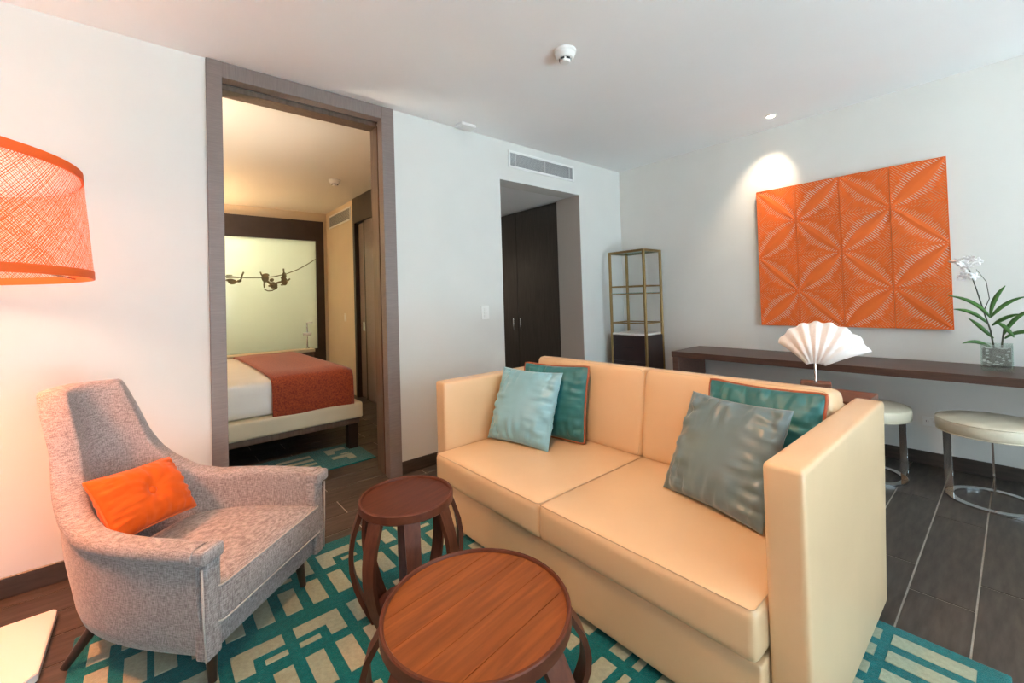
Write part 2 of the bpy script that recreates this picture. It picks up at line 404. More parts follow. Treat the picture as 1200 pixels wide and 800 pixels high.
# skirting tiles
struct(B('baseboard_left', (XL, 0.262, YW-0.012, YW-0.0005, 0.0005, 0.095), 'skirting', bev=0.002, seg=1))
struct(B('baseboard_middle', (1.44, AX0, YW-0.012, YW-0.0005, 0.0005, 0.095), 'skirting', bev=0.002, seg=1))
struct(B('baseboard_corner', (AX1, XW-0.013, YW-0.012, YW-0.0005, 0.0005, 0.095), 'skirting', bev=0.002, seg=1))
struct(B('baseboard_right', (XW-0.012, XW-0.0005, YB, YW-0.0005, 0.0005, 0.095), 'skirting', bev=0.002, seg=1))

# ---- pocket door surround
dr = struct(B('door_1', (0.268, DX0+0.012, YW-0.022, YW+0.06, 0.0, H-0.004), 'frame_wood', bev=0.002, seg=1))
B('casing', (DX1-0.012, 1.436, YW-0.022, YW+0.06, 0.0, H-0.004), 'frame_wood', dr, 0.002, 1)
B('casing', (DX0+0.012, DX1-0.012, YW-0.020, YW+0.06, 2.675, H-0.004), 'frame_wood_across', dr, 0.002, 1)
B('jamb', (0.29, DX0, YW+0.10, YW+0.225, 0.0, 2.66), 'jamb_wood', dr, 0.002, 1)
B('jamb', (DX1-0.002, 1.42, YW+0.10, YW+0.225, 0.0, 2.66), 'jamb_wood', dr, 0.002, 1)
B('jamb', (DX1+0.012, 1.42, YW+0.05, YW+0.11, 0.0, 2.66), 'groove_dark', dr)
B('jamb', (DX0-0.04, DX0-0.008, YW+0.05, YW+0.11, 0.0, 2.66), 'groove_dark', dr)
B('head_lining', (DX0, DX1, YW+0.10, YW+0.225, 2.655, H-0.004), 'jamb_wood', dr, 0.002, 1)
B('head_lining', (DX0, DX1, YW+0.05, YW+0.11, 2.70, H-0.004), 'groove_dark', dr)
B('track', (DX0, DX1, YW+0.072, YW+0.090, 2.676, 2.70), 'steel', dr)

# ---- corridor behind the alcove opening, with the wardrobe doors along its right side
CY1 = 6.2
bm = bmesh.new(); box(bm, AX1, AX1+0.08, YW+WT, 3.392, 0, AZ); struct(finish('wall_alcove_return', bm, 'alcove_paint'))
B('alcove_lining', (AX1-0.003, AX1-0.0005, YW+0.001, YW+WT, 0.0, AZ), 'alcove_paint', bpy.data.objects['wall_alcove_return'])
struct(B('ceiling_alcove', (BX+0.1, AX1+0.7, YW+WT, CY1, AZ, AZ+0.08), 'ceiling_paint'))
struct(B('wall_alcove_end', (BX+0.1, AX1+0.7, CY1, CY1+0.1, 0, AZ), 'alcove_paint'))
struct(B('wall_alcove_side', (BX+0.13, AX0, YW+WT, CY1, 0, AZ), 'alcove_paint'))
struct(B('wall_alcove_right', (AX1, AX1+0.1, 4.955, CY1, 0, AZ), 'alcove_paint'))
wd = thing('wardrobe', 'tall dark wood built-in wardrobe in the alcove beyond the wall opening', 'wardrobe', (AX1+0.3, 4.1, 0))
def WB(name, d, m, p=wd, **k):
    return B(name, (d[0]-AX1-0.3, d[1]-AX1-0.3, d[2]-4.1, d[3]-4.1, d[4], d[5]), m, p, **k)
WB('body', (AX1+0.03, AX1+0.6, 3.395, 4.95, 0.001, AZ-0.004), 'black_slot')
for y0, y1, hy in ((3.40, 4.118, 4.055), (4.124, 4.85, 4.19)):
    d = WB('door', (AX1+0.005, AX1+0.028, y0, y1, 0.012, AZ-0.012), 'closet_wood', bev=0.002, seg=1)
    hb = bmesh.new(); lx, ly = -0.3+0.005, hy-4.1
    cyl(hb, (lx-0.025, ly, 0.90), (lx-0.025, ly, 1.05), 0.006, n=8)
    for z in (0.915, 1.035): cyl(hb, (lx-0.025, ly, z), (lx+0.002, ly, z), 0.004, n=8)
    finish('handle', hb, 'chrome', d, True)

# ---- bedroom shell
struct(B('ceiling_bedroom', (XL-0.2, BX+0.1, YW+WT/2, BY+1.6, H, H+0.12), 'bedroom_ceiling'))
bm = bmesh.new()
box(bm, XL, 0.838-1.75, BY, BY+0.1, 0, H); box(bm, 2.165, BX+0.1, BY, BY+0.1, 0, H); box(bm, 0.838-1.75, 2.165, BY, BY+0.1, 2.635, H)
struct(finish('wall_bedroom_far', bm, 'bedroom_paint'))
bm = bmesh.new()
box(bm, BX, BX+0.1, 6.03, BY, 0, H); box(bm, BX, BX+0.1, YW+WT, 4.6, 0, H)
struct(finish('wall_bedroom_right', bm, 'bedroom_paint'))
struct(B('wall_bedroom_left', (XL-0.2, XL, YW+WT, BY+0.1, 0, H), 'bedroom_paint'))
struct(B('wall_bedroom_near', (XL, 0.29, YW+WT, YW+WT+0.01, 0, H), 'bedroom_paint'))
# dark sliding doorway in the bedroom's right wall
d2 = struct(B('door_2', (BX-0.02, BX+0.10, 4.6, 6.03, 2.42, H-0.002), 'headboard_dark'))
B('jamb', (BX-0.02, BX+0.10, 5.96, 6.03, 0.0, 2.42), 'headboard_dark', d2)
l1 = B('leaf', (BX+0.035, BX+0.07, 5.44, 5.95, 0.01, 2.41), 'frame_wood', d2)
B('leaf', (BX+0.0, BX+0.03, 4.62, 5.66, 0.01, 2.41), 'frame_wood', d2)
B('seam', (BX-0.003, BX-0.0005, 5.655, 5.68, 0.01, 2.41), 'black_slot', d2)
B('pull', (BX-0.006, BX-0.001, 5.70, 5.76, 0.93, 1.05), 'chrome', d2)

# ================================================================== WALL AND CEILING FITTINGS
def grille(root, w, h, nsl, along):
    """local: x along wall, z up, front towards -y ; root oriented by caller"""
    fr = bmesh.new(); t = 0.022
    box(fr, -w/2, w/2, -0.012, 0, h/2-t, h/2, 0.002, 1); box(fr, -w/2, w/2, -0.012, 0, -h/2, -h/2+t, 0.002, 1)
    box(fr, -w/2, -w/2+t, -0.012, 0, -h/2+t, h/2-t, 0.002, 1); box(fr, w/2-t, w/2, -0.012, 0, -h/2+t, h/2-t, 0.002, 1)
    finish('frame', fr, 'white_plastic', root)
    B('backing', (-w/2+t, w/2-t, -0.003, -0.0005, -h/2+t, h/2-t), 'grille_dark', root)
    s0 = None
    for k in range(nsl):
        z = -h/2+t+(h-2*t)*(k+0.5)/nsl
        if s0 is None:
            sb = bmesh.new(); box(sb, -w/2+t, w/2-t, -0.009, -0.004, -0.0022, 0.0022); s0 = finish('slat', sb, 'grille_grey', root, loc=(0, 0, z), rot=(0.5, 0, 0))
        else: link_copy(s0, root, (0, 0, z), (0.5, 0, 0))
    for x in along: B('divider', (x-0.006, x+0.006, -0.011, -0.004, -h/2+t, h/2-t), 'grille_grey', root)
g = thing('air_vent', 'long white louvred air vent above the alcove opening', 'air vent', (3.04, YW-0.0005, 2.615))
grille(g, 0.915, 0.165, 13, (-0.37, 0.02, 0.385))
g = thing('air_vent', 'white louvred air vent high on the bedroom wall', 'air vent', (BX-0.0005, 6.62, 2.60), PI/2)
g.rotation_euler = (0, 0, -PI/2)
grille(g, 0.96, 0.20, 9, ())

sw = thing('light_switch', 'white wall light switch left of the alcove opening', 'light switch', (2.262, YW-0.0005, 1.187))
B('plate', (-0.042, 0.042, -0.008, 0, -0.06, 0.06), 'white_plastic', sw, 0.003, 2)
for z in (-0.03, 0, 0.03): B('rocker', (-0.018, 0.018, -0.012, -0.0075, z-0.012, z+0.012), 'white_lacquer', sw, 0.002, 1)
sw = thing('light_switch', 'small pale light switch on the tan bedroom wall', 'light switch', (BX-0.0005, 6.45, 1.10), -PI/2)
B('plate', (-0.04, 0.04, -0.008, 0, -0.06, 0.06), 'bedroom_ceiling', sw, 0.003, 2)
B('rocker', (-0.016, 0.016, -0.012, -0.0075, -0.03, 0.03), 'white_lacquer', sw, 0.002, 1)
oc = thing('power_outlet', 'white double power outlet on the wall under the desk', 'outlet', (XW-0.0005, 0.44, 0.315), -PI/2)
B('plate', (-0.045, 0.045, -0.007, 0, -0.032, 0.032), 'white_plastic', oc, 0.003, 2)
for x in (-0.02, 0.02):
    s = B('socket', (x-0.013, x+0.013, -0.009, -0.0065, -0.017, 0.017), 'white_lacquer', oc, 0.002, 1)
    for dx in (-0.005, 0.005): B('slot', (x+dx-0.0012, x+dx+0.0012, -0.0096, -0.0085, -0.003, 0.009), 'black_slot', s)

def smoke(label, loc, m1='white_plastic', s=1.0):
    t = thing('smoke_detector', label, 'smoke detector', loc)
    bm = bmesh.new(); lathe(bm, [(0.068*s, 0), (0.068*s, -0.012*s), (0.060*s, -0.018*s), (0.056*s, -0.036*s), (0.046*s, -0.046*s), (0.02*s, -0.047*s)], 32); finish('base', bm, m1, t, 40)
    bm = bmesh.new(); lathe(bm, [(0.034*s, -0.047*s), (0.032*s, -0.062*s), (0.026*s, -0.070*s), (0.008*s, -0.072*s)], 24); cap = finish('sensor_cap', bm, m1, t, 40)
    for k in range(6):
        a = k*PI/3+0.25; bm = bmesh.new()
        box(bm, -0.012*s, 0.012*s, -0.002*s, 0.002*s, -0.005*s, 0.005*s)
        finish('slot', bm, 'black_slot', t, loc=(0.0335*s*math.cos(a), 0.0335*s*math.sin(a), -0.054*s), rot=(0, 0, a+PI/2))
smoke('round white smoke detector on the living room ceiling', (1.919, 1.707, H-0.0005))
smoke('small smoke detector on the warm bedroom ceiling', (1.70, 5.2, H-0.0005), 'bedroom_ceiling')
mo = thing('motion_sensor', 'white rectangular sensor box at the ceiling edge above the pale wall', 'sensor', (2.05, 2.955, H-0.0005))
B('housing', (-0.075, 0.075, -0.05, 0.05, -0.028, 0), 'white_plastic', mo, 0.008, 3)
B('lens_cover', (-0.05, 0.05, -0.03, 0.03, -0.033, -0.027), 'white_lacquer', mo, 0.003, 2)

def downlight(label, loc, power, size=1.5, blend=0.6, col=(1.0, 0.72, 0.45), aim=None, group=None, zc=H):
    t = thing('downlight', label, 'ceiling light', (loc[0], loc[1], zc-0.0005), 0, group)
    bm = bmesh.new(); lathe(bm, [(0.030, -0.001), (0.030, -0.004), (0.042, -0.006), (0.048, -0.003), (0.048, 0)], 24, cap=False); finish('trim_ring', bm, 'white_plastic', t, 40)
    bm = bmesh.new(); lathe(bm, [(0.0299, -0.0005), (0.0299, -0.0025)], 24); finish('lens', bm, 'lamp_lens', t)
    l = bpy.data.lights.new('downlight_beam', 'SPOT'); l.energy = power; l.spot_size = size; l.spot_blend = blend; l.color = col; l.shadow_soft_size = 0.03
    o = bpy.data.objects.new('downlight_beam', l); COL.objects.link(o); o.parent = t; o.location = (0, 0, -0.02)
    if aim: o.rotation_euler = (Vector(aim)-Vector((loc[0], loc[1], zc))).to_track_quat('-Z', 'Y').to_euler()
    return t
downlight('small lit ceiling spotlight by the wall above the orange artwork', (4.02, 1.30), 46, 1.05, 0.9, (1.0, 0.80, 0.58), (4.32, 1.47, 2.20))
downlight('recessed warm ceiling spotlight over the sofa and round tables', (1.15, 1.15), 42, 1.9, 0.8, (1.0, 0.52, 0.20))
downlight('warm ceiling spotlight added out of view to light the sofa front', (0.30, 0.70), 125, 1.9, 0.8, (1.0, 0.50, 0.18), (1.1, 1.1, 0.3))  # added spot, aimed to warm the sofa's front faces
downlight('recessed warm ceiling spotlight over the armchair', (-0.05, 1.55), 38, 1.8, 0.8, (1.0, 0.58, 0.32))

downlight('unseen ceiling spotlight added to brighten the alcove corridor', (2.95, 5.2), 80, 2.4, 0.8, (1.0, 0.86, 0.70), None, None, AZ)  # added out of sight to lift the dark corridor

# ================================================================== WALL ART
art = thing('wall_art', 'orange relief panel of sixteen carved square tiles hung on the right wall', 'wall art', (XW-0.002, 0.913, 1.60), -PI/2)
TS = 0.309; AH = 1.224
B('backing_frame', (-0.605, 0.605, -0.026, 0, -0.60, 0.60), 'art_side', art)
def tile_mesh(gap=0.37, lw=0.18):
    """square tile, leaf along the x=y diagonal; ribs run across it with slots showing the pale backing"""
    bm = bmesh.new(); s = TS/2-0.0015
    box(bm, -s, s, -0.0082, 0, -s, s, mi=1)                       # pale backing
    NR = 29; Dg = s*math.sqrt(2); pitch = 2*Dg/NR
    def P(u, v, y): return ((u+v)/math.sqrt(2), y, (u-v)/math.sqrt(2))
    for k in range(NR):
        uc = -Dg+pitch*(k+0.5); un = uc/Dg; vmax = Dg-abs(uc)
        a = lw*Dg*max(0, 1-abs(un)**1.7)                        # half width of the leaf
        cen = abs(un) < 0.05
        b = min(vmax*0.93, a+Dg*(0.15*(1-abs(un)**2)+0.05+0.07*math.sin(k*1.7)*(1-abs(un)))) if not cen else vmax*0.95
        for sg in (-1, 1):
            # sections along v : (v, rib half width, height)
            g0, g1 = pitch*0.505, pitch*gap
            V = [(0, g0, 0.0130), (a*0.85, g0, 0.0108), (a+0.004, g1, 0.0092), (b-0.004, g1, 0.0100), (b+0.006, g0, 0.0122), (vmax, g0, 0.0130)]
            V = [v for i, v in enumerate(V) if i == 0 or v[0] <= vmax+1e-6]
            V = sorted(V, key=lambda q: q[0]); rows = []
            for v, hw, y in V:
                pts = []
                for uu, yy in ((uc-hw, -0.005), (uc-hw, -y), (uc+hw, -y), (uc+hw, -0.005)):
                    x, y_, z = P(uu, sg*v, yy)
                    pts.append(bm.verts.new((max(-s, min(s, x)), y_, max(-s, min(s, z)))))
                rows.append(pts)
            for r0, r1 in zip(rows[:-1], rows[1:]):
                for i in range(3):
                    try: bm.faces.new((r0[i], r0[i+1], r1[i+1], r1[i]))
                    except ValueError: pass
    # slim border
    for d in ((-s, s, s-0.006, s), (-s, s, -s, -s+0.006), (-s, -s+0.006, -s, s), (s-0.006, s, -s, s)):
        box(bm, d[0], d[1], -0.0135, 0, d[2], d[3])
    return bm
TM = [finish('tile', tile_mesh(g_, l_), ['art_orange', 'art_back'], art) for g_, l_ in ((0.385, 0.15), (0.36, 0.20), (0.395, 0.12), (0.37, 0.23))]
for r in range(4):
    for c in range(4):
        x = (c-1.5)*TS; z = (1.5-r)*TS*0.985
        leaf_up = (r+c) % 2 == 1                                    # leaf runs lower-left to upper-right
        o = TM[c] if r == 0 else link_copy(TM[(c+r*3) % 4], art)
        o.location = (x, -0.0262, z); o.rotation_euler = (0, 0 if leaf_up else PI/2, 0)

# ================================================================== DESK WITH STOOLS AND ORCHID
DT = 0.758
desk = thing('wall_desk', 'long dark walnut desk running along the right wall', 'desk', (4.05, 0.5, 0))
def DB(n, d, m, p=desk, **k): return B(n, (d[0]-4.05, d[1]-4.05, d[2]-0.5, d[3]-0.5, d[4], d[5]), m, p, **k)
DB('top', (3.765, XW-0.004, -1.60, 2.14, DT-0.052, DT), 'walnut', bev=0.003, seg=2)
DB('side_panel', (3.78, XW-0.014, 2.08, 2.138, 0.001, DT-0.053), 'walnut_edge', bev=0.002, seg=1)
DB('side_panel', (3.78, XW-0.014, -1.59, -1.532, 0.001, DT-0.053), 'walnut_edge', bev=0.002, seg=1)

def stool(label, x, y, rz):
    t = thing('bar_stool', label, 'stool', (x, y, 0), rz, 'leather stools at the desk')
    R = 0.238
    bm = bmesh.new(); prof = [(0.02, 0.405), (R-0.03, 0.405), (R-0.008, 0.412), (R, 0.43), (R, 0.468), (R-0.006, 0.482), (R-0.02, 0.490), (R*0.6, 0.497), (0.02, 0.50)]
    lathe(bm, prof, 48); s = finish('seat', bm, 'leather_pale', t, 50)
    for rr, z in ((R-0.004, 0.484), (R-0.004, 0.414)):
        bm = bmesh.new(); tube(bm, [(rr*math.cos(2*PI*k/48), rr*math.sin(2*PI*k/48), z) for k in range(48)], 0.003, 6, True); finish('piping', bm, 'leather_pale', s, True)
    bm = bmesh.new(); lathe(bm, [(0.168, 0.001), (0.168, 0.012), (0.205, 0.012), (0.205, 0.001)], 48, cap=False)
    v = list(bm.verts); n = 48
    for k in range(n): bm.faces.new((v[k], v[(k+1) % n], v[3*n+(k+1) % n], v[3*n+k]))
    finish('base_ring', bm, 'chrome', t, 30)
    l0 = None
    for a in (PI/2, 0, -PI/2):
        if l0 is None:
            bm = bmesh.new(); box(bm, -0.019, 0.019, -0.005, 0.005, 0.012, 0.405, 0.001, 1); l0 = finish('leg', bm, 'chrome', t)
            o = l0
        else: o = link_copy(l0, t)
        o.location = (0.186*math.cos(a), 0.186*math.sin(a), 0); o.rotation_euler = (0, 0, a)
    return t
stool('round cream leather stool on a chrome ring, beneath the potted orchid', 3.83, 0.135, 0)
stool('round cream leather stool half hidden behind the sofa arm', 3.83, 0.715, 0)

# orchid in a square glass vase
orx, ory = 4.07, 0.10
vs = thing('orchid', 'white orchid with long green leaves in a square glass vase on the desk', 'potted plant', (orx, ory, DT+0.0005))
w = 0.068
bm = bmesh.new(); box(bm, -w, w, -w, w, 0, 0.018)
for d in ((-w, -w+0.005, -w, w), (w-0.005, w, -w, w), (-w+0.005, w-0.005, -w, -w+0.005), (-w+0.005, w-0.005, w-0.005, w)): box(bm, d[0], d[1], d[2], d[3], 0.018, 0.165)
finish('vase', bm, 'vase_glass', vs)
B('soil', (-w+0.008, w-0.008, -w+0.008, w-0.008, 0.022, 0.138), 'bark_chip', vs, 0.004, 2)
random.seed(3); pb = None
for k in range(60):
    bm = bmesh.new() if pb is None else None
    side = random.choice((0, 0, 1, 2)); a = random.uniform(-w+0.014, w-0.014); z = random.uniform(0.03, 0.13)
    loc = (-w+0.009, a, z) if side == 0 else ((a, -w+0.009, z) if side == 1 else (a, random.uniform(-0.05, 0.05), 0.139))
    if pb is None:
        bmesh.ops.create_icosphere(bm, subdivisions=1, radius=0.008); pb = finish('pebble', bm, 'pebble', vs, True, loc)
    else:
        o = link_copy(pb, vs, loc, (random.random()*3, random.random()*3, 0)); s = random.uniform(0.6, 1.2); o.scale = (s*0.5, s*1.3, s)
# image plane helper: y_left is +Y direction (left in view), z up
def leaf(path, wmax, name='leaf'):
    P = [Vector(p) for p in path]; bm = bmesh.new(); N = 14; rows = []
    def bez(t):
        n = len(P)-1; return sum((math.comb(n, i)*(1-t)**(n-i)*t**i*P[i] for i in range(n+1)), Vector())
    for i in range(N+1):
        t = i/N; c = bez(t); d = (bez(min(1, t+0.02))-bez(max(0, t-0.02))).normalized()
        sd = d.cross(Vector((-1, 0, 0.35))).normalized(); nn = d.cross(sd)
        ww = wmax*(math.sin(PI*min(1, t*0.92+0.06))**0.75)*(1-0.25*t)+0.0006
        rows.append([bm.verts.new(c-sd*ww+nn*ww*0.5), bm.verts.new(c-sd*ww*0.5+nn*ww*0.12), bm.verts.new(c-nn*0.0012), bm.verts.new(c+sd*ww*0.5+nn*ww*0.12), bm.verts.new(c+sd*ww+nn*ww*0.5)])
    for a, b in zip(rows[:-1], rows[1:]):
        for k in range(4): bm.faces.new((a[k], a[k+1], b[k+1], b[k]))
    o = finish(name, bm, 'leaf_green', vs, True)
    md = o.modifiers.new('thickness', 'SOLIDIFY'); md.thickness = 0.0015
    return o
S1 = [(0, 0.01, 0.13), (0, 0.022, 0.25), (0, 0.045, 0.36), (-0.005, 0.075, 0.52), (-0.01, 0.105, 0.66)]
S2 = [(0.005, -0.02, 0.13), (0.0, -0.03, 0.22), (0, -0.035, 0.27)]
S3 = [(0, 0.05, 0.36), (0.01, 0.02, 0.45), (0.012, 0.03, 0.56), (0.0, 0.07, 0.64)]
for S, r in ((S1, 0.0048), (S2, 0.005), (S3, 0.0026)):
    bm = bmesh.new(); tube(bm, S, r, 8, taper=lambda t: 1-0.45*t); finish('stem', bm, 'stem_brown', vs, True)
for pth in ([(0, 0.02, 0.33), (-0.02, 0.06, 0.42), (-0.02, 0.12, 0.46), (-0.03, 0.20, 0.475)],
            [(0, 0.03, 0.29), (-0.02, 0.08, 0.37), (-0.03, 0.13, 0.385), (-0.03, 0.18, 0.385)],
            [(0, 0.02, 0.34), (-0.01, 0.01, 0.44), (-0.02, -0.02, 0.49), (-0.02, -0.05, 0.53)],
            [(0, 0.02, 0.33), (-0.02, -0.02, 0.40), (-0.03, -0.07, 0.45), (-0.03, -0.13, 0.46)],
            [(0, 0.015, 0.28), (-0.03, -0.02, 0.32), (-0.04, -0.06, 0.35), (-0.05, -0.10, 0.355)],
            [(0, 0.01, 0.20), (-0.01, 0.05, 0.25), (-0.01, 0.08, 0.30), (-0.01, 0.115, 0.325)],
            [(0, -0.005, 0.30), (-0.02, -0.04, 0.29), (-0.02, -0.06, 0.24), (-0.02, -0.075, 0.21)],
            [(0, -0.03, 0.22), (-0.01, -0.06, 0.30), (-0.01, -0.10, 0.37), (-0.02, -0.17, 0.385)],
            [(0, -0.035, 0.20), (-0.02, -0.08, 0.26), (-0.03, -0.14, 0.26), (-0.03, -0.23, 0.235)],
            [(0, 0.02, 0.14), (-0.03, 0.06, 0.18), (-0.05, 0.10, 0.19), (-0.06, 0.145, 0.165)]):
    leaf(pth, 0.0125)
random.seed(11); fl0 = None
for k in range(13):
    c = Vector((-0.012+random.uniform(-0.03, 0.02), 0.10+random.uniform(-0.045, 0.05), 0.665+random.uniform(-0.075, 0.05)))
    if fl0 is None:
        bm = bmesh.new()
        for q in range(5):
            a = 2*PI*q/5; m_ = Matrix.Rotation(a, 4, 'X') @ Matrix.Translation((0, 0, 0.014)) @ Matrix.Diagonal((0.25, 0.62, 1, 1))
            bmesh.ops.create_uvsphere(bm, u_segments=8, v_segments=6, radius=0.014, matrix=m_)
        fl0 = finish('flower', bm, 'petal_white', vs, True, c); o = fl0
    else: o = link_copy(fl0, vs, c)
    o.rotation_euler = (random.uniform(0, 1.2), random.uniform(-0.7, 0.7), random.uniform(-0.8, 0.8))
bm = bmesh.new(); bmesh.ops.create_uvsphere(bm, u_segments=8, v_segments=6, radius=0.012, matrix=Matrix.Diagonal((0.7, 1.6, 0.8, 1))); finish('bud', bm, 'petal_pink', vs, True, (-0.012, 0.175, 0.70))

# ================================================================== ETAGERE IN THE CORNER
ex, ey = 4.08, 2.715
et = thing('etagere', 'brass open-shelf etagere with a dark drawer base in the corner', 'shelf unit', (ex, ey, 0))
hx, hy, pt, EH = 0.17, 0.225, 0.024, 1.78
p0 = None
for sx in (-1, 1):
    for sy in (-1, 1):
        if p0 is None:
            bm = bmesh.new(); box(bm, -pt/2, pt/2, -pt/2, pt/2, 0.001, EH-0.001, 0.002, 1); p0 = finish('post', bm, 'brass', et); o = p0
        else: o = link_copy(p0, et)
        o.location = (sx*(hx-pt/2), sy*(hy-pt/2), 0)
def rails(z, th, nm='rail'):
    for sx in (-1, 1): B(nm, (sx*(hx-pt/2)-th/2, sx*(hx-pt/2)+th/2, -hy+pt, hy-pt, z-th, z), 'brass', et)
    for sy in (-1, 1): B(nm, (-hx+pt, hx-pt, sy*(hy-pt/2)-th/2, sy*(hy-pt/2)+th/2, z-th, z), 'brass', et)
rails(EH, pt)
rails(1.402, 0.014, 'gallery_rail'); rails(1.318, 0.010)
rails(1.008, 0.014, 'gallery_rail')
B('glass_shelf', (-hx+0.004, hx-0.004, -hy+0.026, hy-0.026, 1.319, 1.327), 'shelf_glass', et)
B('glass_shelf', (-hx+0.026, hx-0.026, -hy+0.026, hy-0.026, 1.756, 1.764), 'shelf_glass', et)
B('stone_top', (-hx+0.002, hx-0.002, -hy+0.025, hy-0.025, 0.872, 0.892), 'marble', et, 0.002, 1)
cb = B('cabinet', (-hx+0.012, hx-0.002, -hy+0.006, hy-0.006, 0.30, 0.871), 'cabinet_dark', et, 0.002, 1)
for z0, z1 in ((0.60, 0.862), (0.31, 0.592)):
    dw = B('drawer', (-hx+0.002, -hx+0.0125, -hy+0.028, hy-0.028, z0, z1), 'cabinet_dark', et, 0.002, 1)
    B('handle', (-hx-0.012, -hx-0.004, -0.07, 0.07, z0+(z1-z0)*0.52, z0+(z1-z0)*0.52+0.012), 'black_slot', dw, 0.002, 1)
    for y in (-0.055, 0.055): B('handle', (-hx-0.006, -hx+0.003, y-0.004, y+0.004, z0+(z1-z0)*0.52+0.002, z0+(z1-z0)*0.52+0.010), 'black_slot', dw)

# ================================================================== RUG
RX0, RX1, RY0, RY1 = -0.24, 2.145, 0.055, 2.455
rug = thing('area_rug', 'large teal living room rug with beige carved geometric blocks', 'rug', ((RX0+RX1)/2, (RY0+RY1)/2, 0.0005))
rcx, rcy = (RX0+RX1)/2, (RY0+RY1)/2
RZ = 0.014
def pile(m): return m
B('pile', (RX0-rcx, RX1-rcx, RY0-rcy, RY1-rcy, 0, RZ), 'rug_teal', rug, 0.005, 2)
def block_mesh(poly):
    bm = bmesh.new(); a = [bm.verts.new((x, y, -0.001)) for x, y in poly]
    cxm = sum(p[0] for p in poly)/len(poly); cym = sum(p[1] for p in poly)/len(poly)
    b = [bm.verts.new((x, y, 0.0026)) for x, y in poly]
    n = len(poly); bm.faces.new(b)
    for k in range(n): bm.faces.new((a[k], a[(k+1) % n], b[(k+1) % n], b[k]))
    bmesh.ops.bevel(bm, geom=[e for e in bm.edges if all(v.co.z > 0.001 for v in e.verts)], offset=0.0018, segments=1, affect='EDGES')
    return bm
BLK = {}
def rug_block(kind, poly, x, y, root=rug, zc=RZ, cx=rcx, cy=rcy):
    if x > 1.33 and x < 2.05 and y > 0.47 and y < 2.1 and root is rug: return     # wholly under the sofa
    if kind not in BLK:
        BLK[kind] = finish('pattern_block', block_mesh(poly), 'rug_beige', root, loc=(x-cx, y-cy, zc))
    else: link_copy(BLK[kind], root, (x-cx, y-cy, zc), name='pattern_block')
Lr = [(0, 0), (0.062, 0), (0.062, 0.07), (0.17, 0.07), (0.17, 0.135), (0, 0.135)]
Ll = [(0.17-x, y) for x, y in reversed(Lr)]
for r in range(5):
    T = 2.36-0.452*r
    for c in range(0, 11):
        x = -0.17+0.21*c-0.0+0.01 if False else 0.21*(c-1)+0.0
        if c == 0: x = -0.21+0.02
        if x+0.17 > RX1-0.05 or x < RX0+0.03: continue
        odd = (c-1) % 2 == 1
        if r < 4:
            rug_block('L' if odd else 'M', Lr if odd else Ll, x, T-0.135)
            rug_block('bar', [(0, 0), (0.075, 0), (0.075, 0.028), (0, 0.028)], x+(0.095 if odd else 0.0), T-0.125)
            for dx in (0, 0.105): rug_block('block', [(0, 0), (0.064, 0), (0.064, 0.175), (0, 0.175)], x+dx, T-0.36)
        else:
            for dx in (0, 0.105):
                rug_block('blk2', [(0, 0), (0.060, 0), (0.060, 0.07), (0, 0.07)], x+dx+0.03, 0.37)
                rug_block('blk3', [(0, 0), (0.060, 0), (0.060, 0.21), (0, 0.21)], x+dx+0.03, 0.13)
for xx in (1.925, 2.03):
    rug_block('blk2', None, xx, 0.37); rug_block('blk3', None, xx, 0.13)

# ================================================================== SOFA
sx0, sx1, sy0, sy1 = 1.325, 2.40, 0.385, 2.315          # front/back of arms, outer sides
AT = 0.105; ZR = RZ+0.004
sofa = thing('sofa', 'two-seat cream leather sofa with square arms standing on the rug', 'sofa', ((sx0+sx1)/2, (sy0+sy1)/2, 0))
scx, scy = (sx0+sx1)/2, (sy0+sy1)/2
def SB(name, x0, x1, y0, y1, z0, z1, r, crown=0.0, axis=2, bulge=0.0, m='leather_cream', n=9, rot=None, parent=sofa):
    bm = soft_box(x1-x0, y1-y0, z1-z0, r, crown, axis, bulge, n)
    o = finish(name, bm, m, parent, 60); o.location = ((x0+x1)/2-scx, (y0+y1)/2-scy, (z0+z1)/2)
    if rot: o.rotation_euler = rot
    return o
iy0, iy1 = sy0+AT, sy1-AT
SB('base', sx0-0.05, sx1-0.16, iy0+0.001, iy1-0.001, 0.045, 0.262, 0.012)
for y0, y1, s in ((sy0, iy0, -1), (iy1, sy1, 1)):
    a = SB('arm', sx0, sx1, y0, y1, 0.022, 0.815, 0.016, n=9)
    for v in a.data.vertices:
        if v.co.x > 0: v.co.x -= 0.13*(v.co.x/0.5375)**2*max(0, min(1, 0.5-v.co.z/0.793))
    # seam along the outer front and top edges
    oy = (-AT/2+0.004 if s < 0 else AT/2-0.004)
    hxx, hz = (sx1-sx0)/2, (0.815-0.022)/2
    bm = bmesh.new(); tube(bm, [(-hxx+0.0075, oy+s*(-0.002), -hz+0.02), (-hxx+0.0075, oy+s*(-0.002), hz-0.03), (-hxx+0.0095, oy+s*(-0.002), hz-0.0095), (-hxx+0.03, oy+s*(-0.002), hz-0.0075), (hxx-0.03, oy+s*(-0.002), hz-0.0075)], 0.0022, 6)
    finish('seam', bm, 'leather_pale', a, True)
SB('back_frame', sx1-0.16, sx1-0.06, iy0+0.001, iy1-0.001, 0.12, 0.805, 0.035)
mid = (iy0+iy1)/2
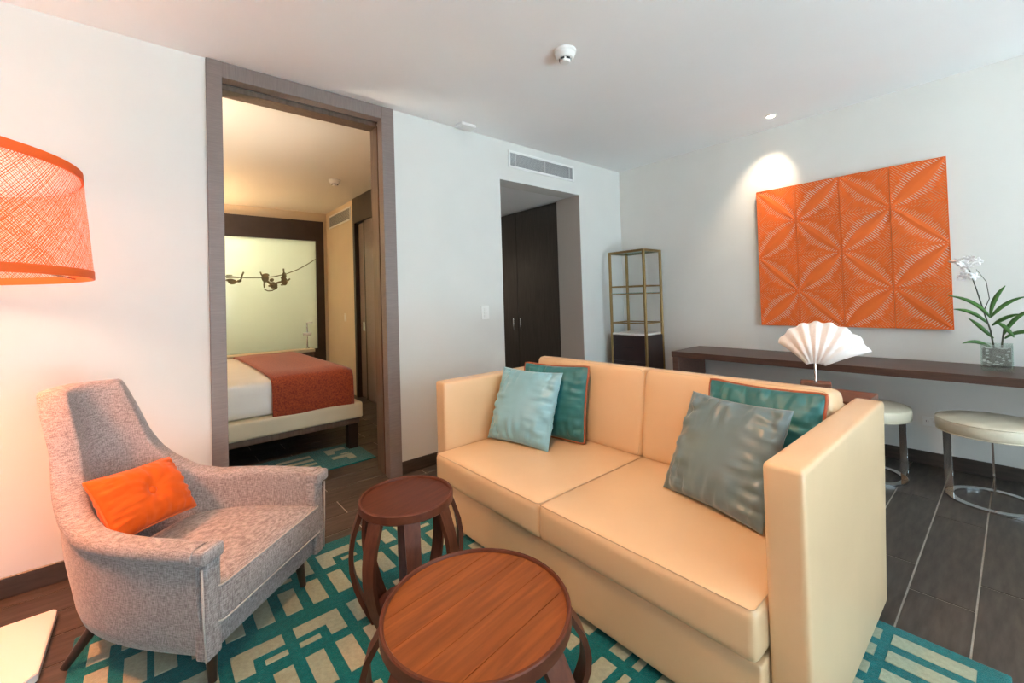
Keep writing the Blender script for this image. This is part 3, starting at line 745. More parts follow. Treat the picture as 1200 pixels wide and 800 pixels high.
for y0, y1 in ((iy0+0.002, mid+0.004), (mid-0.004, iy1-0.002)):
    c = SB('seat_cushion', 1.25, 2.05, y0, y1, 0.270, 0.425, 0.026, 0.014, 2, 0.006)
    hx_, hy_, hz_ = 0.40, (y1-y0)/2, 0.0775
    bm = bmesh.new(); tube(bm, [(x, y, hz_-0.0035) for x, y in rounded_rect_loop(hx_-0.0045, hy_-0.0055, 0.018)], 0.0016, 6, True); finish('seam', bm, 'leather_seam', c, True)
    b = SB('back_cushion', 2.045, 2.235, y0+0.004, y1-0.004, 0.40, 0.885, 0.035, 0.0, 2, 0.012, rot=(0, math.radians(9), 0))
    hx_, hy_, hz_ = 0.095, (y1-y0)/2-0.004, 0.2425
    bm = bmesh.new(); tube(bm, [(-hx_+0.010, x, z) for x, z in rounded_rect_loop(hy_-0.012, hz_-0.012, 0.025)], 0.0022, 6, True); finish('seam', bm, 'leather_seam', b, True)
for x in (sx0+0.06, sx1-0.22):
    for y in (sy0+0.05, sy1-0.05): B('foot', (x-scx-0.025, x-scx+0.025, y-scy-0.025, y-scy+0.025, ZR, 0.03), 'dark_leg', sofa)
for y in (sy0+0.5, sy1-0.5): B('foot', (sx0+0.1-scx, sx0+0.15-scx, y-scy-0.025, y-scy+0.025, ZR, 0.05), 'dark_leg', sofa)

# ---- scatter cushions
def cushion(label, loc, eul, w, h, t, m, seed, pip=None, wr=0.006):
    q = Euler([math.radians(a) for a in eul], 'XYZ')
    root = bpy.data.objects.new('scatter_cushion', None); COL.objects.link(root); tag(root, label, 'cushion', 'sofa cushions')
    root.location = loc; root.rotation_euler = q; root.empty_display_size = 0.05
    finish('cover', pillow_mesh(w, h, t, seed, wr), m, root, True)
    bm = bmesh.new(); tube(bm, pillow_edge(w-0.002, h-0.002), 0.0072 if pip else 0.002, 8, True); finish('piping' if pip else 'seam', bm, pip or m, root, True)
    return root
cushion('pale silver-blue satin cushion against the far sofa arm', (1.735, 1.965, 0.645), (-23, 0.5, -79), 0.455, 0.455, 0.15, 'silk_silver', 2, wr=0.012)
cushion('teal velvet cushion with rust piping, behind the silver-blue one', (1.905, 1.885, 0.662), (-13, 0.5, -72), 0.45, 0.45, 0.13, 'velvet_teal', 5, 'piping_rust', 0.009)
cushion('large slate grey satin cushion leaning by the near sofa arm', (1.80, 0.81, 0.640), (-29, -1, -104), 0.465, 0.46, 0.15, 'silk_slate', 9, wr=0.012)
cushion('teal velvet cushion with rust piping, behind the slate grey one', (1.99, 0.742, 0.672), (-17, 0, -94), 0.485, 0.45, 0.12, 'velvet_teal', 13, 'piping_rust', 0.009)

# ================================================================== CONSOLE TABLE AND SHELL BEHIND THE SOFA
CT = 0.782
con = thing('console_table', 'narrow red-brown wooden console table behind the sofa back', 'console table', (2.57, 1.3, 0))
B('top', (-0.14, 0.15, -0.84, 0.84, CT-0.035, CT), 'walnut_edge', con, 0.003, 2)
for x in (-0.115, 0.125):
    for y in (-0.80, 0.80): B('leg', (x-0.02, x+0.02, y-0.02, y+0.02, 0.001, CT-0.0355), 'walnut', con, 0.002, 1)
sh = thing('shell_ornament', 'large white fan shell mounted on a rod and wooden block', 'ornament', (2.60, 0.685, CT+0.0005), math.radians(-75))
B('block', (-0.065, 0.065, -0.05, 0.05, 0, 0.045), 'walnut_edge', sh, 0.004, 2)
bm = bmesh.new(); cyl(bm, (0, 0, 0.045), (0, 0, 0.16), 0.006, n=12); finish('rod', bm, 'steel', sh, 40)
def shell_half(s):
    bm = bmesh.new(); NA, NR = 132, 30; rows = []; NRIB = 7
    for i in range(NR+1):
        t = i/NR; row = []
        for j in range(NA+1):
            a = -1+2*j/NA; ang = math.radians(60)*a*(1-0.12*(1-t))+math.radians(8)
            ph = (a+1)/2*NRIB+0.35+0.25*math.sin(a*2.3); rib = 0.5-0.5*math.cos(2*PI*ph)            # rounded ribs of uneven width
            edge = max(0, 1-abs(a)**3)
            rad = (0.235+0.012*a)*(1-0.12*max(0, -a)**2-0.05*max(0, a)**3)*(1+0.040*(rib-0.6))
            r = rad*(0.10+0.90*t)
            dome = 0.060*math.sin(PI*min(1, t*0.95+0.03))**0.8*(0.35+0.65*edge)
            y = s*(0.004+dome+(0.003+0.011*t)*(rib**0.8)*(0.45+0.55*edge))
            if i == NR: y *= 0.8
            x = r*math.sin(ang)*1.03+a*0.022*(1-t)**1.5; z = r*math.cos(ang)
            y += noise.noise(Vector((x*45, z*45, s)))*0.002*t
            row.append(bm.verts.new((x, y+0.02*t*t, z)))
        rows.append(row)
    for a, b in zip(rows[:-1], rows[1:]):
        for j in range(NA):
            try: bm.faces.new((a[j], a[j+1], b[j+1], b[j]))
            except ValueError: pass
    return bm
for s, nm in ((-1, 'shell'), (1, 'shell')):
    o = finish(nm, shell_half(s), 'shell_white', sh, True, (0, 0, 0.118)); md = o.modifiers.new('t', 'SOLIDIFY'); md.thickness = 0.004

# ================================================================== ROUND TABLES
def round_table(label, x, y, R, Ht, top_mat, plank_w, rz, leg_rz, nl=6, lw=0.05):
    t = thing('drum_table', label, 'side table', (x, y, RZ+0.004), rz, 'round wooden tables'); Ht -= RZ+0.004
    th = 0.040*R/0.2 if R < 0.24 else 0.044
    bm = bmesh.new()
    prof = [(R-0.03, Ht-th), (R-0.006, Ht-th), (R, Ht-th+0.006), (R, Ht-0.004), (R-0.003, Ht), (R-0.010, Ht), (R-0.012, Ht-0.003), (R-0.013, Ht-0.010), (R-0.03, Ht-0.010)]
    lathe(bm, prof, 72, cap=False); finish('rim', bm, 'mahogany_rim', t, 35)
    bm = bmesh.new(); lathe(bm, [(R-0.014, Ht-th+0.002), (R-0.014, Ht-0.0125)], 64); tp = finish('table_top', bm, 'groove_dark', t, 30)
    ri = R-0.0135; n = int(math.ceil(2*ri/plank_w)); w_ = 2*ri/n
    for k in range(n):
        y0, y1 = -ri+k*w_+0.0009, -ri+(k+1)*w_-0.0009
        pts = []
        a0, a1 = math.asin(max(-1, y0/ri)), math.asin(min(1, y1/ri))
        for q in range(13): a = a0+(a1-a0)*q/12; pts.append((ri*math.cos(a), ri*math.sin(a)))
        for q in range(13): a = a1+(a0-a1)*q/12; pts.append((-ri*math.cos(a), ri*math.sin(a)))
        cl = []
        for p in pts:
            if not cl or (abs(p[0]-cl[-1][0])+abs(p[1]-cl[-1][1])) > 1e-5: cl.append(p)
        bm = bmesh.new(); prism(bm, cl, Ht-0.0125, Ht-0.0095); finish('plank', bm, top_mat, tp)
    # bent legs
    l0 = None
    for k in range(nl):
        if l0 is None:
            bm = bmesh.new(); N = 18; rows = []
            for i in range(N+1):
                s = i/N; z = (Ht-th*0.85)*(1-s)
                K = [(0, -0.004), (0.10, 0.012), (0.22, 0.030), (0.36, 0.040), (0.50, 0.038), (0.65, 0.024), (0.80, 0.0), (1.0, -0.045)]
                for (sa, ra), (sb_, rb_2) in zip(K[:-1], K[1:]):
                    if sa <= s <= sb_: rr = R-0.008+R/0.2*(ra+(rb_2-ra)*(s-sa)/(sb_-sa)); break
                hw = lw/2*(1-0.10*math.sin(PI*s)-0.10*s); tk = 0.009
                rows.append([bm.verts.new((rr-tk, -hw, z)), bm.verts.new((rr+tk, -hw, z)), bm.verts.new((rr+tk, hw, z)), bm.verts.new((rr-tk, hw, z))])
            for a, b in zip(rows[:-1], rows[1:]):
                for q in range(4): bm.faces.new((a[q], a[(q+1) % 4], b[(q+1) % 4], b[q]))
            bm.faces.new(rows[0]); bm.faces.new(rows[-1][::-1])
            l0 = finish('leg', bm, 'mahogany', t, 40); o = l0
        else: o = link_copy(l0, t)
        o.rotation_euler = (0, 0, leg_rz+2*PI*k/nl)
    rb = R-0.008-0.045*R/0.2-0.004
    bm = bmesh.new(); lathe(bm, [(rb-0.045, 0.012), (rb-0.010, 0.012), (rb-0.006, 0.040), (rb-0.045, 0.040)], 48, cap=False)
    v = list(bm.verts); n = 48
    for k in range(n): bm.faces.new((v[k], v[(k+1) % n], v[3*n+(k+1) % n], v[3*n+k]))
    finish('foot_ring', bm, 'mahogany', t, 35)
    return t
round_table('smaller dark mahogany drum table beside the far end of the sofa', 0.812, 1.680, 0.192, 0.50, 'mahogany_top', 0.45, math.radians(15), math.radians(244.5+5-15), 8, 0.060)
round_table('larger low drum table with a light brown planked top', 0.727, 1.062, 0.277, 0.41, 'teak_top', 0.128, math.radians(8), math.radians(236-8), 8, 0.078)

# ================================================================== ARMCHAIR
ch = thing('armchair', 'grey tweed high-back armchair with sweeping arms and tapered dark legs', 'armchair', (0.345, 1.97, 0), math.radians(41.3))
def ss(a, b, x): t = max(0, min(1, (x-a)/(b-a))); return t*t*(3-2*t)
# plan curve, from right front round the back to left front (local +y = backwards)
half = []
NA_ = 26
for k in range(9): half.append((0.338, -0.015+0.165*k/9))
for k in range(NA_+1):
    a = PI/2*k/NA_; half.append((0.338*math.cos(a), 0.15+0.65*math.sin(a)))
half[-1] = (0.0, half[-1][1])
plan = half+[(-x, y) for x, y in reversed(half[:-1])]
# resample evenly
def resample(P, N):
    P = [Vector(p) for p in P]; L = [0]
    for a, b in zip(P[:-1], P[1:]): L.append(L[-1]+(b-a).length)
    out = []; j = 0
    for i in range(N+1):
        d = L[-1]*i/N
        while j < len(P)-2 and L[j+1] < d: j += 1
        f = (d-L[j])/max(1e-9, L[j+1]-L[j]); out.append(P[j].lerp(P[j+1], f))
    return out, L[-1]
NP = 200
plan, TL = resample(plan, NP)
ZKEY = [(0.0, 0.992), (0.165, 0.985), (0.172, 0.955), (0.185, 0.905), (0.207, 0.835), (0.231, 0.745), (0.268, 0.668), (0.303, 0.622), (0.353, 0.578), (0.396, 0.550), (0.482, 0.530), (2, 0.522)]
def ztop(s):
    for (a, za), (b, zb) in zip(ZKEY[:-1], ZKEY[1:]):
        if s <= b:
            return za+(zb-za)*((s-a)/(b-a))
    return ZKEY[-1][1]
zt = [ztop(abs(i/NP-0.5)*TL) for i in range(NP+1)]
for _ in range(1): zt = [zt[0]]+[(zt[i-1]+2*zt[i]+zt[i+1])/4 for i in range(1, NP)]+[zt[-1]]
bm = bmesh.new(); rows = []; outer_top = []; front_edges = {}
ZB = 0.150
for i, p in enumerate(plan):
    a = plan[max(0, i-1)]; b = plan[min(NP, i+1)]; t = (b-a).normalized(); nrm = Vector((t.y, -t.x))     # outward
    if nrm.dot(p-Vector((0, 0.3))) < 0: nrm = -nrm
    z1 = zt[i]; bk = ss(0.30, 0.78, p.y); th = 0.066+0.02*bk
    roll = 1-ss(0.56, 0.80, z1)*0.75
    prof = [(-0.030, ZB), (-0.008, ZB+0.012), (0.0, ZB+0.05), (0.0, ZB+0.5*(z1-ZB-0.06)), (0.0, z1-0.055), (0.010*roll, z1-0.050), (0.017*roll, z1-0.038), (0.018*roll, z1-0.022), (0.012*roll, z1-0.007), (0.0, z1-0.001),
            (-th*0.5, z1+0.001), (-th+0.014, z1-0.002), (-th+0.004, z1-0.012), (-th, z1-0.035), (-th, z1-0.35*(z1-0.30)), (-th-0.012*bk, z1-0.7*(z1-0.30)), (-th-0.02*bk, 0.28)]
    row = []
    for o_, z in prof:
        tp = 0.93+0.07*ss(ZB, 0.42, z)
        q = Vector((p.x*tp*(1+0.10*ss(0.72, 0.99, z)), p.y)) + nrm*o_
        lean = bk*(0.155*max(0, z-0.30)+0.10*max(0, z-0.78))-0.03*bk*ss(0.35, 0.15, z)
        row.append(bm.verts.new((q.x, q.y+lean, z)))
    rows.append(row)
for r0, r1 in zip(rows[:-1], rows[1:]):
    for k in range(len(r0)-1): bm.faces.new((r0[k], r0[k+1], r1[k+1], r1[k]))
bm.faces.new(rows[0]); bm.faces.new(rows[-1])
shell_o = finish('shell', bm, 'tweed_grey', ch, 55)
# front facings of the arms, with piping along their outer edge
for s in (-1, 1):
    xo, xi = 0.338*s, 0.272*s
    bm = bmesh.new(); xa, xb = sorted((s*0.322, s*0.262))
    f_ = soft_box(xb-xa, 0.05, 0.52-ZB-0.012, 0.010, n=5); o = finish('arm_front', f_, 'tweed_grey', ch, 50); o.location = ((xa+xb)/2, -0.018, (0.52+ZB)/2-0.002); bm.free()
    bm = bmesh.new(); tube(bm, [(s*0.325, -0.040, ZB+0.01), (s*0.334, -0.041, 0.30), (s*0.338, -0.041, 0.462)], 0.0035, 6); finish('piping', bm, 'tweed_piping', o, True, loc=(-o.location.x, -o.location.y, -o.location.z))
    tb = soft_box(0.088, 0.075, 0.050, 0.014, n=4); o2 = finish('arm_cap', tb, 'tweed_grey', ch, 50); o2.location = (s*0.305, -0.022, 0.4985)
# seat
def fit_seat(o, yc, hw):
    for v in o.data.vertices:
        Y = v.co.y+yc
        if Y > 0.15:
            lim = min(hw, 0.338*math.sqrt(max(0.02, 1-((Y-0.15)/0.65)**2))-0.045); v.co.x *= lim/hw
sb = soft_box(0.56, 0.60, 0.125, 0.020, 0.018, 2, 0.006, 9); sc_ = finish('seat_cushion', sb, 'tweed_grey', ch, 55); fit_seat(sc_, 0.245, 0.283); sc_.location = (0, 0.245, 0.303); sc_.rotation_euler = (math.radians(-2.5), 0, 0)
for zz in (0.058, -0.056):
    bm = bmesh.new(); tube(bm, [(x, y, zz) for x, y in [(-0.2795, -0.20)]+[q_ for q_ in sorted(rounded_rect_loop(0.2795, 0.2995, 0.02), key=lambda q: q[0]) if q_[1] < -0.2]+[(0.2795, -0.20)]], 0.0035, 6); finish('piping', bm, 'tweed_piping', sc_, True)
rb_ = soft_box(0.55, 0.46, 0.10, 0.012, n=6); o = finish('seat_rail', rb_, 'tweed_grey', ch, 50); fit_seat(o, 0.205, 0.275); o.location = (0, 0.205, ZB+0.055)
for (x, y, x2, y2) in ((0.235, 0.03, 0.245, 0.015), (-0.235, 0.03, -0.245, 0.015), (0.17, 0.54, 0.262, 0.60), (-0.17, 0.54, -0.262, 0.60)):
    bm = bmesh.new(); cyl(bm, (x2, y2, RZ+0.013), (x, y, ZB+0.02), 0.013, 0.023, 16); finish('leg', bm, 'dark_leg', ch, 40)
oc_ = bpy.data.objects.new('lumbar_cushion', None); COL.objects.link(oc_); tag(oc_, 'small orange velvet cushion with a centre button on the armchair', 'cushion')
oc_.location = (-0.022, 2.325, 0.545); oc_.rotation_euler = [math.radians(a) for a in (-35, 6, 46)]
finish('cover', pillow_mesh(0.375, 0.258, 0.125, 21, 0.006, button=True), 'velvet_orange', oc_, True)
bm = bmesh.new(); tube(bm, pillow_edge(0.375, 0.258), 0.004, 6, True); finish('fringe', bm, 'velvet_orange_edge', oc_, True)
bm = bmesh.new(); bmesh.ops.create_uvsphere(bm, u_segments=16, v_segments=8, radius=0.016, matrix=Matrix.Translation((0, -0.040, 0)) @ Matrix.Diagonal((1, 0.45, 1, 1))); finish('button', bm, 'velvet_orange', oc_, True)

# ================================================================== FLOOR LAMP
LX, LY = -0.72, 2.32
lamp = thing('floor_lamp', 'floor lamp with a wide orange woven-thread shade and white slab base', 'floor lamp', (LX, LY, 0))
bx0, bx1, by0, by1 = -1.13-LX, -0.315-LX, 2.255-LY, 2.715-LY
bm = bmesh.new(); prism(bm, [(bx0, by0), (bx1-0.03, by0), (bx1, by0+0.03), (bx1, by1-0.012), (bx1-0.012, by1), (bx0, by1)], 0.001, 0.032)
bmesh.ops.bevel(bm, geom=[e for e in bm.edges], offset=0.003, segments=2, affect='EDGES'); finish('base', bm, 'white_lacquer', lamp, 40)
bm = bmesh.new(); cyl(bm, (0, 0.02, 0.031), (0, 0.02, 1.58), 0.014, n=16); finish('pole', bm, 'steel', lamp, 40)
RB, RT, ZB0, ZT0 = 0.558, 0.530, 1.425, 1.835
def ring_band(z0, z1, r0, r1, nm, m):
    bm = bmesh.new(); lathe(bm, [(r0, z0), (r1, z1), (r1-0.006, z1), (r0-0.006, z0), (r0, z0)], 96, cap=False); bmesh.ops.remove_doubles(bm, verts=bm.verts, dist=1e-5)
    return finish(nm, bm, m, lamp, 40)
ring_band(ZB0, ZB0+0.030, RB+0.002, RB+0.001, 'bottom_rim', 'rim_orange'); ring_band(ZT0-0.032, ZT0, RT+0.001, RT, 'top_rim', 'rim_orange')
bm = bmesh.new(); NT = 330; SG = 9; hwid = 0.00125
random.seed(5)
for d in (-1, 1):
    tw = math.radians(38)
    for k in range(NT):
        a0 = 2*PI*(k+random.uniform(-0.25, 0.25))/NT; hw = hwid*random.uniform(0.6, 1.5); prev = None
        for i in range(SG+1):
            s = i/SG; z = ZB0+0.015+(ZT0-ZB0-0.03)*s; r = RB+(RT-RB)*s+(0.0006*d); a = a0+d*tw*(s-0.5)
            da = hw/r
            cur = (bm.verts.new((r*math.cos(a-da), r*math.sin(a-da), z)), bm.verts.new((r*math.cos(a+da), r*math.sin(a+da), z)))
            if prev: bm.faces.new((prev[0], prev[1], cur[1], cur[0]))
            prev = cur
o = finish('shade_threads', bm, 'thread_orange', lamp); o['kind'] = 'stuff'
bm = bmesh.new(); lathe(bm, [(0.001, ZT0-0.036), (RT-0.006, ZT0-0.036), (RT-0.006, ZT0-0.032), (0.001, ZT0-0.032)], 64, cap=False); finish('diffuser', bm, 'diffuser_white', lamp, 30)
for a in range(3):
    bm = bmesh.new(); cyl(bm, (0, 0.02, 1.57), (RB*0.985*math.cos(a*2*PI/3+0.5), RB*0.985*math.sin(a*2*PI/3+0.5), 1.44), 0.004, n=8); finish('spoke', bm, 'steel', lamp, True)
bm = bmesh.new(); bmesh.ops.create_uvsphere(bm, u_segments=20, v_segments=12, radius=0.05, matrix=Matrix.Translation((0, 0.02, 1.63))); finish('bulb', bm, 'bulb', lamp, True)
l = bpy.data.lights.new('lamp_glow', 'POINT'); l.energy = 40; l.color = (1.0, 0.58, 0.38); l.shadow_soft_size = 0.14
o = bpy.data.objects.new('lamp_glow', l); COL.objects.link(o); o.parent = lamp; o.location = (0, 0.02, 1.70)
l = bpy.data.lights.new('lamp_down_beam', 'SPOT'); l.energy = 175; l.color = (1.0, 0.25, 0.06); l.shadow_soft_size = 0.10; l.spot_size = math.radians(118); l.spot_blend = 0.8
o = bpy.data.objects.new('lamp_down_beam', l); COL.objects.link(o); o.parent = lamp; o.location = (0, 0.02, 1.56)

# ================================================================== BEDROOM CONTENTS
bed = thing('bed', 'upholstered cream bed with white mattress seen through the doorway', 'bed', (0.42, 4.88, 0))
def BB(name, x0, x1, y0, y1, z0, z1, r, m, crown=0.0, n=8, parent=bed):
    o = finish(name, soft_box(x1-x0, y1-y0, z1-z0, r, crown, 2, 0, n), m, parent, 60); o.location = ((x0+x1)/2-0.42, (y0+y1)/2-4.88, (z0+z1)/2); return o
BB('base', -0.72, 1.45, 3.82, 5.94, 0.285, 0.425, 0.02, 'bed_base')
BB('frame', -0.70, 1.43, 3.86, 5.92, 0.23, 0.29, 0.01, 'jamb_wood')
for x in (-0.60, 1.38):
    for y in (3.92, 5.86): B('leg', (x-0.42-0.04, x-0.42+0.04, y-4.88-0.04, y-4.88+0.04, 0.0145, 0.24), 'dark_leg', bed)
BB('mattress', -0.68, 1.40, 3.87, 5.92, 0.427, 0.705, 0.07, 'bed_linen', 0.01)
BB('headboard', -0.82, -0.72, 3.80, 5.96, 0.02, 1.15, 0.02, 'headboard_dark')
# throw across the foot end: a strip lying over the top and down the side
bm = bmesh.new()
tx0, tx1 = 0.735, 1.375
path = [(3.835, 0.35), (3.838, 0.48), (3.84, 0.60), (3.848, 0.66), (3.872, 0.700), (3.92, 0.722), (4.2, 0.729), (4.9, 0.732), (5.5, 0.729), (5.86, 0.722), (5.92, 0.70), (5.945, 0.64), (5.95, 0.40)]
for off_, lst in ((0.0, []),):
    top = []; N = 16
    for (y, z) in path:
        row = []
        for k in range(N+1):
            u = k/N; x = tx0+(tx1-tx0)*u
            wv = 0.004*math.sin(u*9+y*3) + (0.012*ss(0.9, 1.0, u)*-1 if z > 0.7 else 0)
            row.append(bm.verts.new((x-0.42, y-4.88-(wv if z < 0.6 else 0), z+(wv if z > 0.6 else 0))))
        top.append(row)
    for a, b in zip(top[:-1], top[1:]):
        for k in range(N): bm.faces.new((a[k], a[k+1], b[k+1], b[k]))
for v in bm.verts: v.co += Vector((0.42-1.05, 0, -0.35+0.0))
thr = finish('bed_throw', bm, 'throw_orange', None, True, (1.05, 4.88, 0.35)); tag(thr, 'orange-red woven throw draped across the foot of the bed', 'throw')
md = thr.modifiers.new('t', 'SOLIDIFY'); md.thickness = 0.008; md.offset = 1
# bedside rug
br = thing('bedside_rug', 'teal and beige rug strip on the floor in front of the bed', 'rug', (0.30, 3.80, 0.0005))
B('pile', (-0.45, 1.142, -0.27, 0.27, 0, 0.010), 'rug_teal', br, 0.004, 2)
for i in range(5):
    x = 1.02-0.30*i
    if i % 2 == 0:
        rug_block('L', Lr, 0, 0) if False else None
        for (dx, dy, kind) in ((-0.17, 0.05, 'L'), (-0.17, -0.16, 'M')):
            link_copy(BLK[kind], br, (x+dx, dy, 0.010), name='pattern_block')
        link_copy(BLK['bar'], br, (x-0.08, -0.01, 0.010), name='pattern_block')
    else:
        for dy in (-0.19, -0.09, 0.01, 0.11):
            if 'long' not in BLK: BLK['long'] = finish('pattern_block', block_mesh([(0, 0), (0.26, 0), (0.26, 0.05), (0, 0.05)]), 'rug_beige', br, loc=(x-0.25, dy, 0.010))
            else: link_copy(BLK['long'], br, (x-0.25, dy, 0.010), name='pattern_block')
# framed frosted glass panel filling the far wall
gp = thing('glass_panel', 'frosted glass panel in a dark frame behind the bed', 'glass panel', (0.60, BY, 0))
gx0, gx1 = -1.50, 1.562
B('frame', (gx0, gx1, -0.03, 0.08, 2.32, 2.634), 'headboard_dark', gp); B('frame', (gx0, gx1, -0.03, 0.08, 0.002, 0.61), 'headboard_dark', gp)
for d in gp.children: pass
B('frame', (gx0, gx0+0.1, -0.03, 0.08, 0.61, 2.32), 'headboard_dark', gp); B('frame', (1.445, 1.562, -0.03, 0.08, 0.61, 2.32), 'headboard_dark', gp)
gp.children[0].scale = gp.children[1].scale = (1, 1, 1)
B('pane', (gx0+0.1, 1.445, 0.0, 0.02, 0.61, 2.32), 'frosted_glass', gp)
# printed silhouettes: vine line with hanging monkeys (flat print on the glass)
def sil(name, pts, y=-0.0022):
    bm = bmesh.new(); a = [bm.verts.new((x-0.60, y, z)) for x, z in pts]; b = [bm.verts.new((x-0.60, y+0.002, z)) for x, z in pts]
    n = len(pts); bm.faces.new(a); bm.faces.new(b[::-1])
    for k in range(n): bm.faces.new((a[k], a[(k+1) % n], b[(k+1) % n], b[k]))
    bmesh.ops.triangulate(bm, faces=[f for f in bm.faces if len(f.verts) > 4])
    return finish(name, bm, 'silhouette', gp)
bm = bmesh.new(); vp = [(-0.9, 2.0), (-0.2, 1.86), (0.4, 1.79), (0.84, 1.745), (1.05, 1.725), (1.25, 1.725), (1.45, 1.745), (1.62, 1.79), (1.78, 1.86), (1.92, 1.945), (2.04, 2.03)]
tube(bm, [(x-0.60, -0.003, z) for x, z in vp], 0.006, 6); finish('printed_vine', bm, 'silhouette', gp, True)
def q2w(x, y):                                   # sketch units -> wall coordinates of the print
    px, py = 250+x/12, 300+y/12
    return 0.838+(px-265)*0.0111-0.60, 1.726-(py-325)*0.0137
def monkey(blobs, limbs):
    bm = bmesh.new()
    for i, (x, y, rx, ry, rot) in enumerate(blobs):
        cx, cz = q2w(x, y); ax, az = rx/12*0.0111, ry/12*0.0137; pts = []
        for k in range(20):
            a = 2*PI*k/20; u, v = ax*math.cos(a), az*math.sin(a)
            pts.append((cx+u*math.cos(rot)-v*math.sin(rot), cz+u*math.sin(rot)+v*math.cos(rot)))
        y0 = -0.0040-0.0002*i
        A = [bm.verts.new((p[0], y0, p[1])) for p in pts]; C = [bm.verts.new((p[0], 0.0, p[1])) for p in pts]
        bm.faces.new(A)
        for k in range(20): bm.faces.new((A[k], A[(k+1) % 20], C[(k+1) % 20], C[k]))
    for pts, w_ in limbs:
        P = [q2w(*p) for p in pts]; tube(bm, [(p[0], -0.002, p[1]) for p in P], w_, 6)
    return finish('printed_monkey', bm, 'silhouette', gp)
monkey([(705, 305, 52, 58, 0.2), (720, 265, 48, 22, 0), (825, 400, 62, 44, -0.4), (800, 330, 34, 22, 0.3)],
       [([(640, 225), (655, 260), (690, 290)], 0.010), ([(690, 350), (688, 400), (692, 430)], 0.009), ([(740, 350), (790, 385), (830, 395)], 0.018),
        ([(690, 450), (740, 472), (800, 470), (870, 440), (880, 420)], 0.008), ([(850, 380), (900, 360), (950, 350)], 0.014), ([(750, 410), (790, 400)], 0.012)])
monkey([(985, 345, 48, 58, 0.1), (985, 270, 34, 45, 0)], [([(978, 175), (980, 230), (985, 280)], 0.011), ([(1000, 330), (1045, 335), (1070, 310)], 0.012), ([(940, 290), (955, 320)], 0.012), ([(930, 390), (960, 400)], 0.010)])
monkey([(260, 355, 58, 32, 0), (230, 335, 60, 18, 0), (350, 345, 36, 18, 0.2)], [([(180, 305), (260, 300), (380, 300)], 0.007), ([(180, 270), (260, 272)], 0.006), ([(340, 345), (375, 320), (390, 270), (412, 230)], 0.011)])
# wooden ledge behind the bed and a chrome reading lamp
ldg = thing('headboard_ledge', 'tan wooden ledge along the far side of the bed', 'ledge', (0.45, 6.35, 0))
B('cap', (-1.2, 1.28, -0.10, 0.10, 0.66, 0.70), 'bed_base', ldg, 0.004, 1); B('panel', (-1.19, 1.27, -0.09, 0.09, 0.002, 0.659), 'jamb_wood', ldg)
rl = thing('reading_lamp', 'slim chrome reading lamp standing behind the bed by the glass panel', 'lamp', (1.68, 6.36, 0.7005))
rl.location = (1.66, 6.36, 0.7005)
bm = bmesh.new(); cyl(bm, (0, 0, 0), (0, 0, 0.30), 0.010, n=10); cyl(bm, (0, 0, 0.30), (-0.0, 0, 0.36), 0.008, n=10); finish('stem', bm, 'chrome', rl, 40)
bm = bmesh.new(); cyl(bm, (-0.05, 0, 0.20), (0.05, 0, 0.20), 0.022, n=12); finish('knob', bm, 'white_lacquer', rl, 40)
bm = bmesh.new(); cyl(bm, (0, 0, 0.355), (0.07, -0.02, 0.36), 0.012, n=10); finish('head', bm, 'white_lacquer', rl, 40)
bm = bmesh.new(); cyl(bm, (0, 0, 0), (0, 0, 0.012), 0.035, n=16); finish('foot', bm, 'chrome', rl, 40)
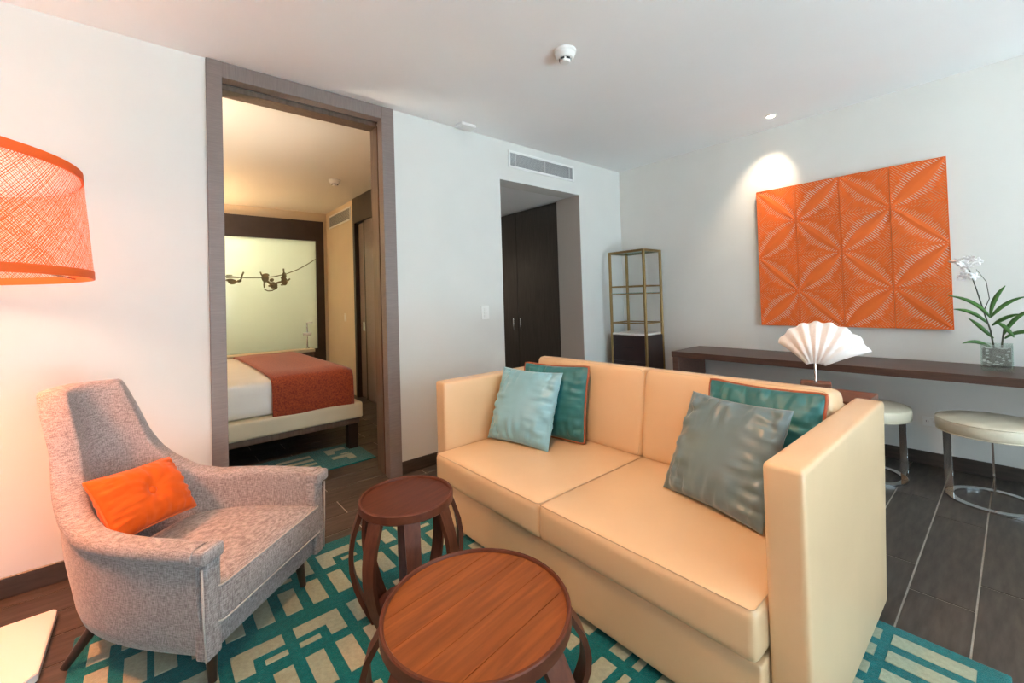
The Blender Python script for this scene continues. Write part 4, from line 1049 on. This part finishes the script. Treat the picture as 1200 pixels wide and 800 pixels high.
# bedroom lamps, out of sight to the left
def shade_lamp(name, label, loc, h, power, col, bowl=False):
    t = thing(name, label, 'lamp', loc)
    bm = bmesh.new(); lathe(bm, [(0.11, 0.001), (0.11, 0.02), (0.015, 0.03), (0.012, h), (0.003, h)], 24); finish('stand', bm, 'steel', t, 40)
    if bowl:
        bm = bmesh.new(); lathe(bm, [(0.012, h-0.06), (0.10, h-0.03), (0.17, h+0.06), (0.20, h+0.20), (0.196, h+0.20), (0.166, h+0.064), (0.10, h-0.024), (0.012, h-0.052)], 32, cap=False); finish('lamp_shade', bm, 'steel', t, 40)
    else:
        bm = bmesh.new(); lathe(bm, [(0.19, h-0.02), (0.15, h+0.22), (0.147, h+0.22), (0.187, h-0.02), (0.19, h-0.02)], 32, cap=False); finish('lamp_shade', bm, 'lamp_fabric', t, 40)
    bm = bmesh.new(); bmesh.ops.create_uvsphere(bm, u_segments=12, v_segments=8, radius=0.03, matrix=Matrix.Translation((0, 0, h+0.04))); finish('bulb', bm, 'bulb', t, True)
    l = bpy.data.lights.new('lamp_light', 'POINT'); l.energy = power; l.color = col; l.shadow_soft_size = 0.05
    o = bpy.data.objects.new('lamp_light', l); COL.objects.link(o); o.parent = t; o.location = (0, 0, h+0.13)
shade_lamp('standing_lamp', 'steel uplighter standing lamp at the near bedroom corner', (-0.38, 3.62, 0), 1.75, 105, (1.0, 0.84, 0.66), True)
shade_lamp('standing_lamp', 'standing lamp with a fabric shade beyond the bed', (-0.55, 6.75, 0), 1.35, 280, (1.0, 0.62, 0.32))

# bathroom behind the frosted pane
struct(B('wall_bathroom_far', (XL, BX+0.1, BY+1.45, BY+1.55, 0, H), 'bed_linen'))
struct(B('wall_bathroom_right', (BX, BX+0.1, BY+0.1, BY+1.45, 0, H), 'bed_linen'))
struct(B('wall_bathroom_left', (XL-0.2, XL, BY+0.1, BY+1.55, 0, H), 'bed_linen'))
bl = thing('pane_backlight', 'unseen ceiling lamp added to light the frosted glass from behind', 'ceiling light', (0.5, BY+0.85, H-0.0005))  # added behind the pane to backlight it, never in view
bm = bmesh.new(); lathe(bm, [(0.15, 0), (0.15, -0.02), (0.05, -0.03)], 24); finish('base', bm, 'white_plastic', bl, 40)
bm = bmesh.new(); lathe(bm, [(0.14, -0.031), (0.13, -0.06), (0.02, -0.075)], 24); finish('globe', bm, 'lamp_lens', bl, 40)
l = bpy.data.lights.new('pane_backlight_point', 'POINT'); l.energy = 200; l.color = (1.0, 0.93, 0.78); l.shadow_soft_size = 0.12
o = bpy.data.objects.new('pane_backlight_point', l); COL.objects.link(o); o.parent = bl; o.location = (0, 0, -0.3)
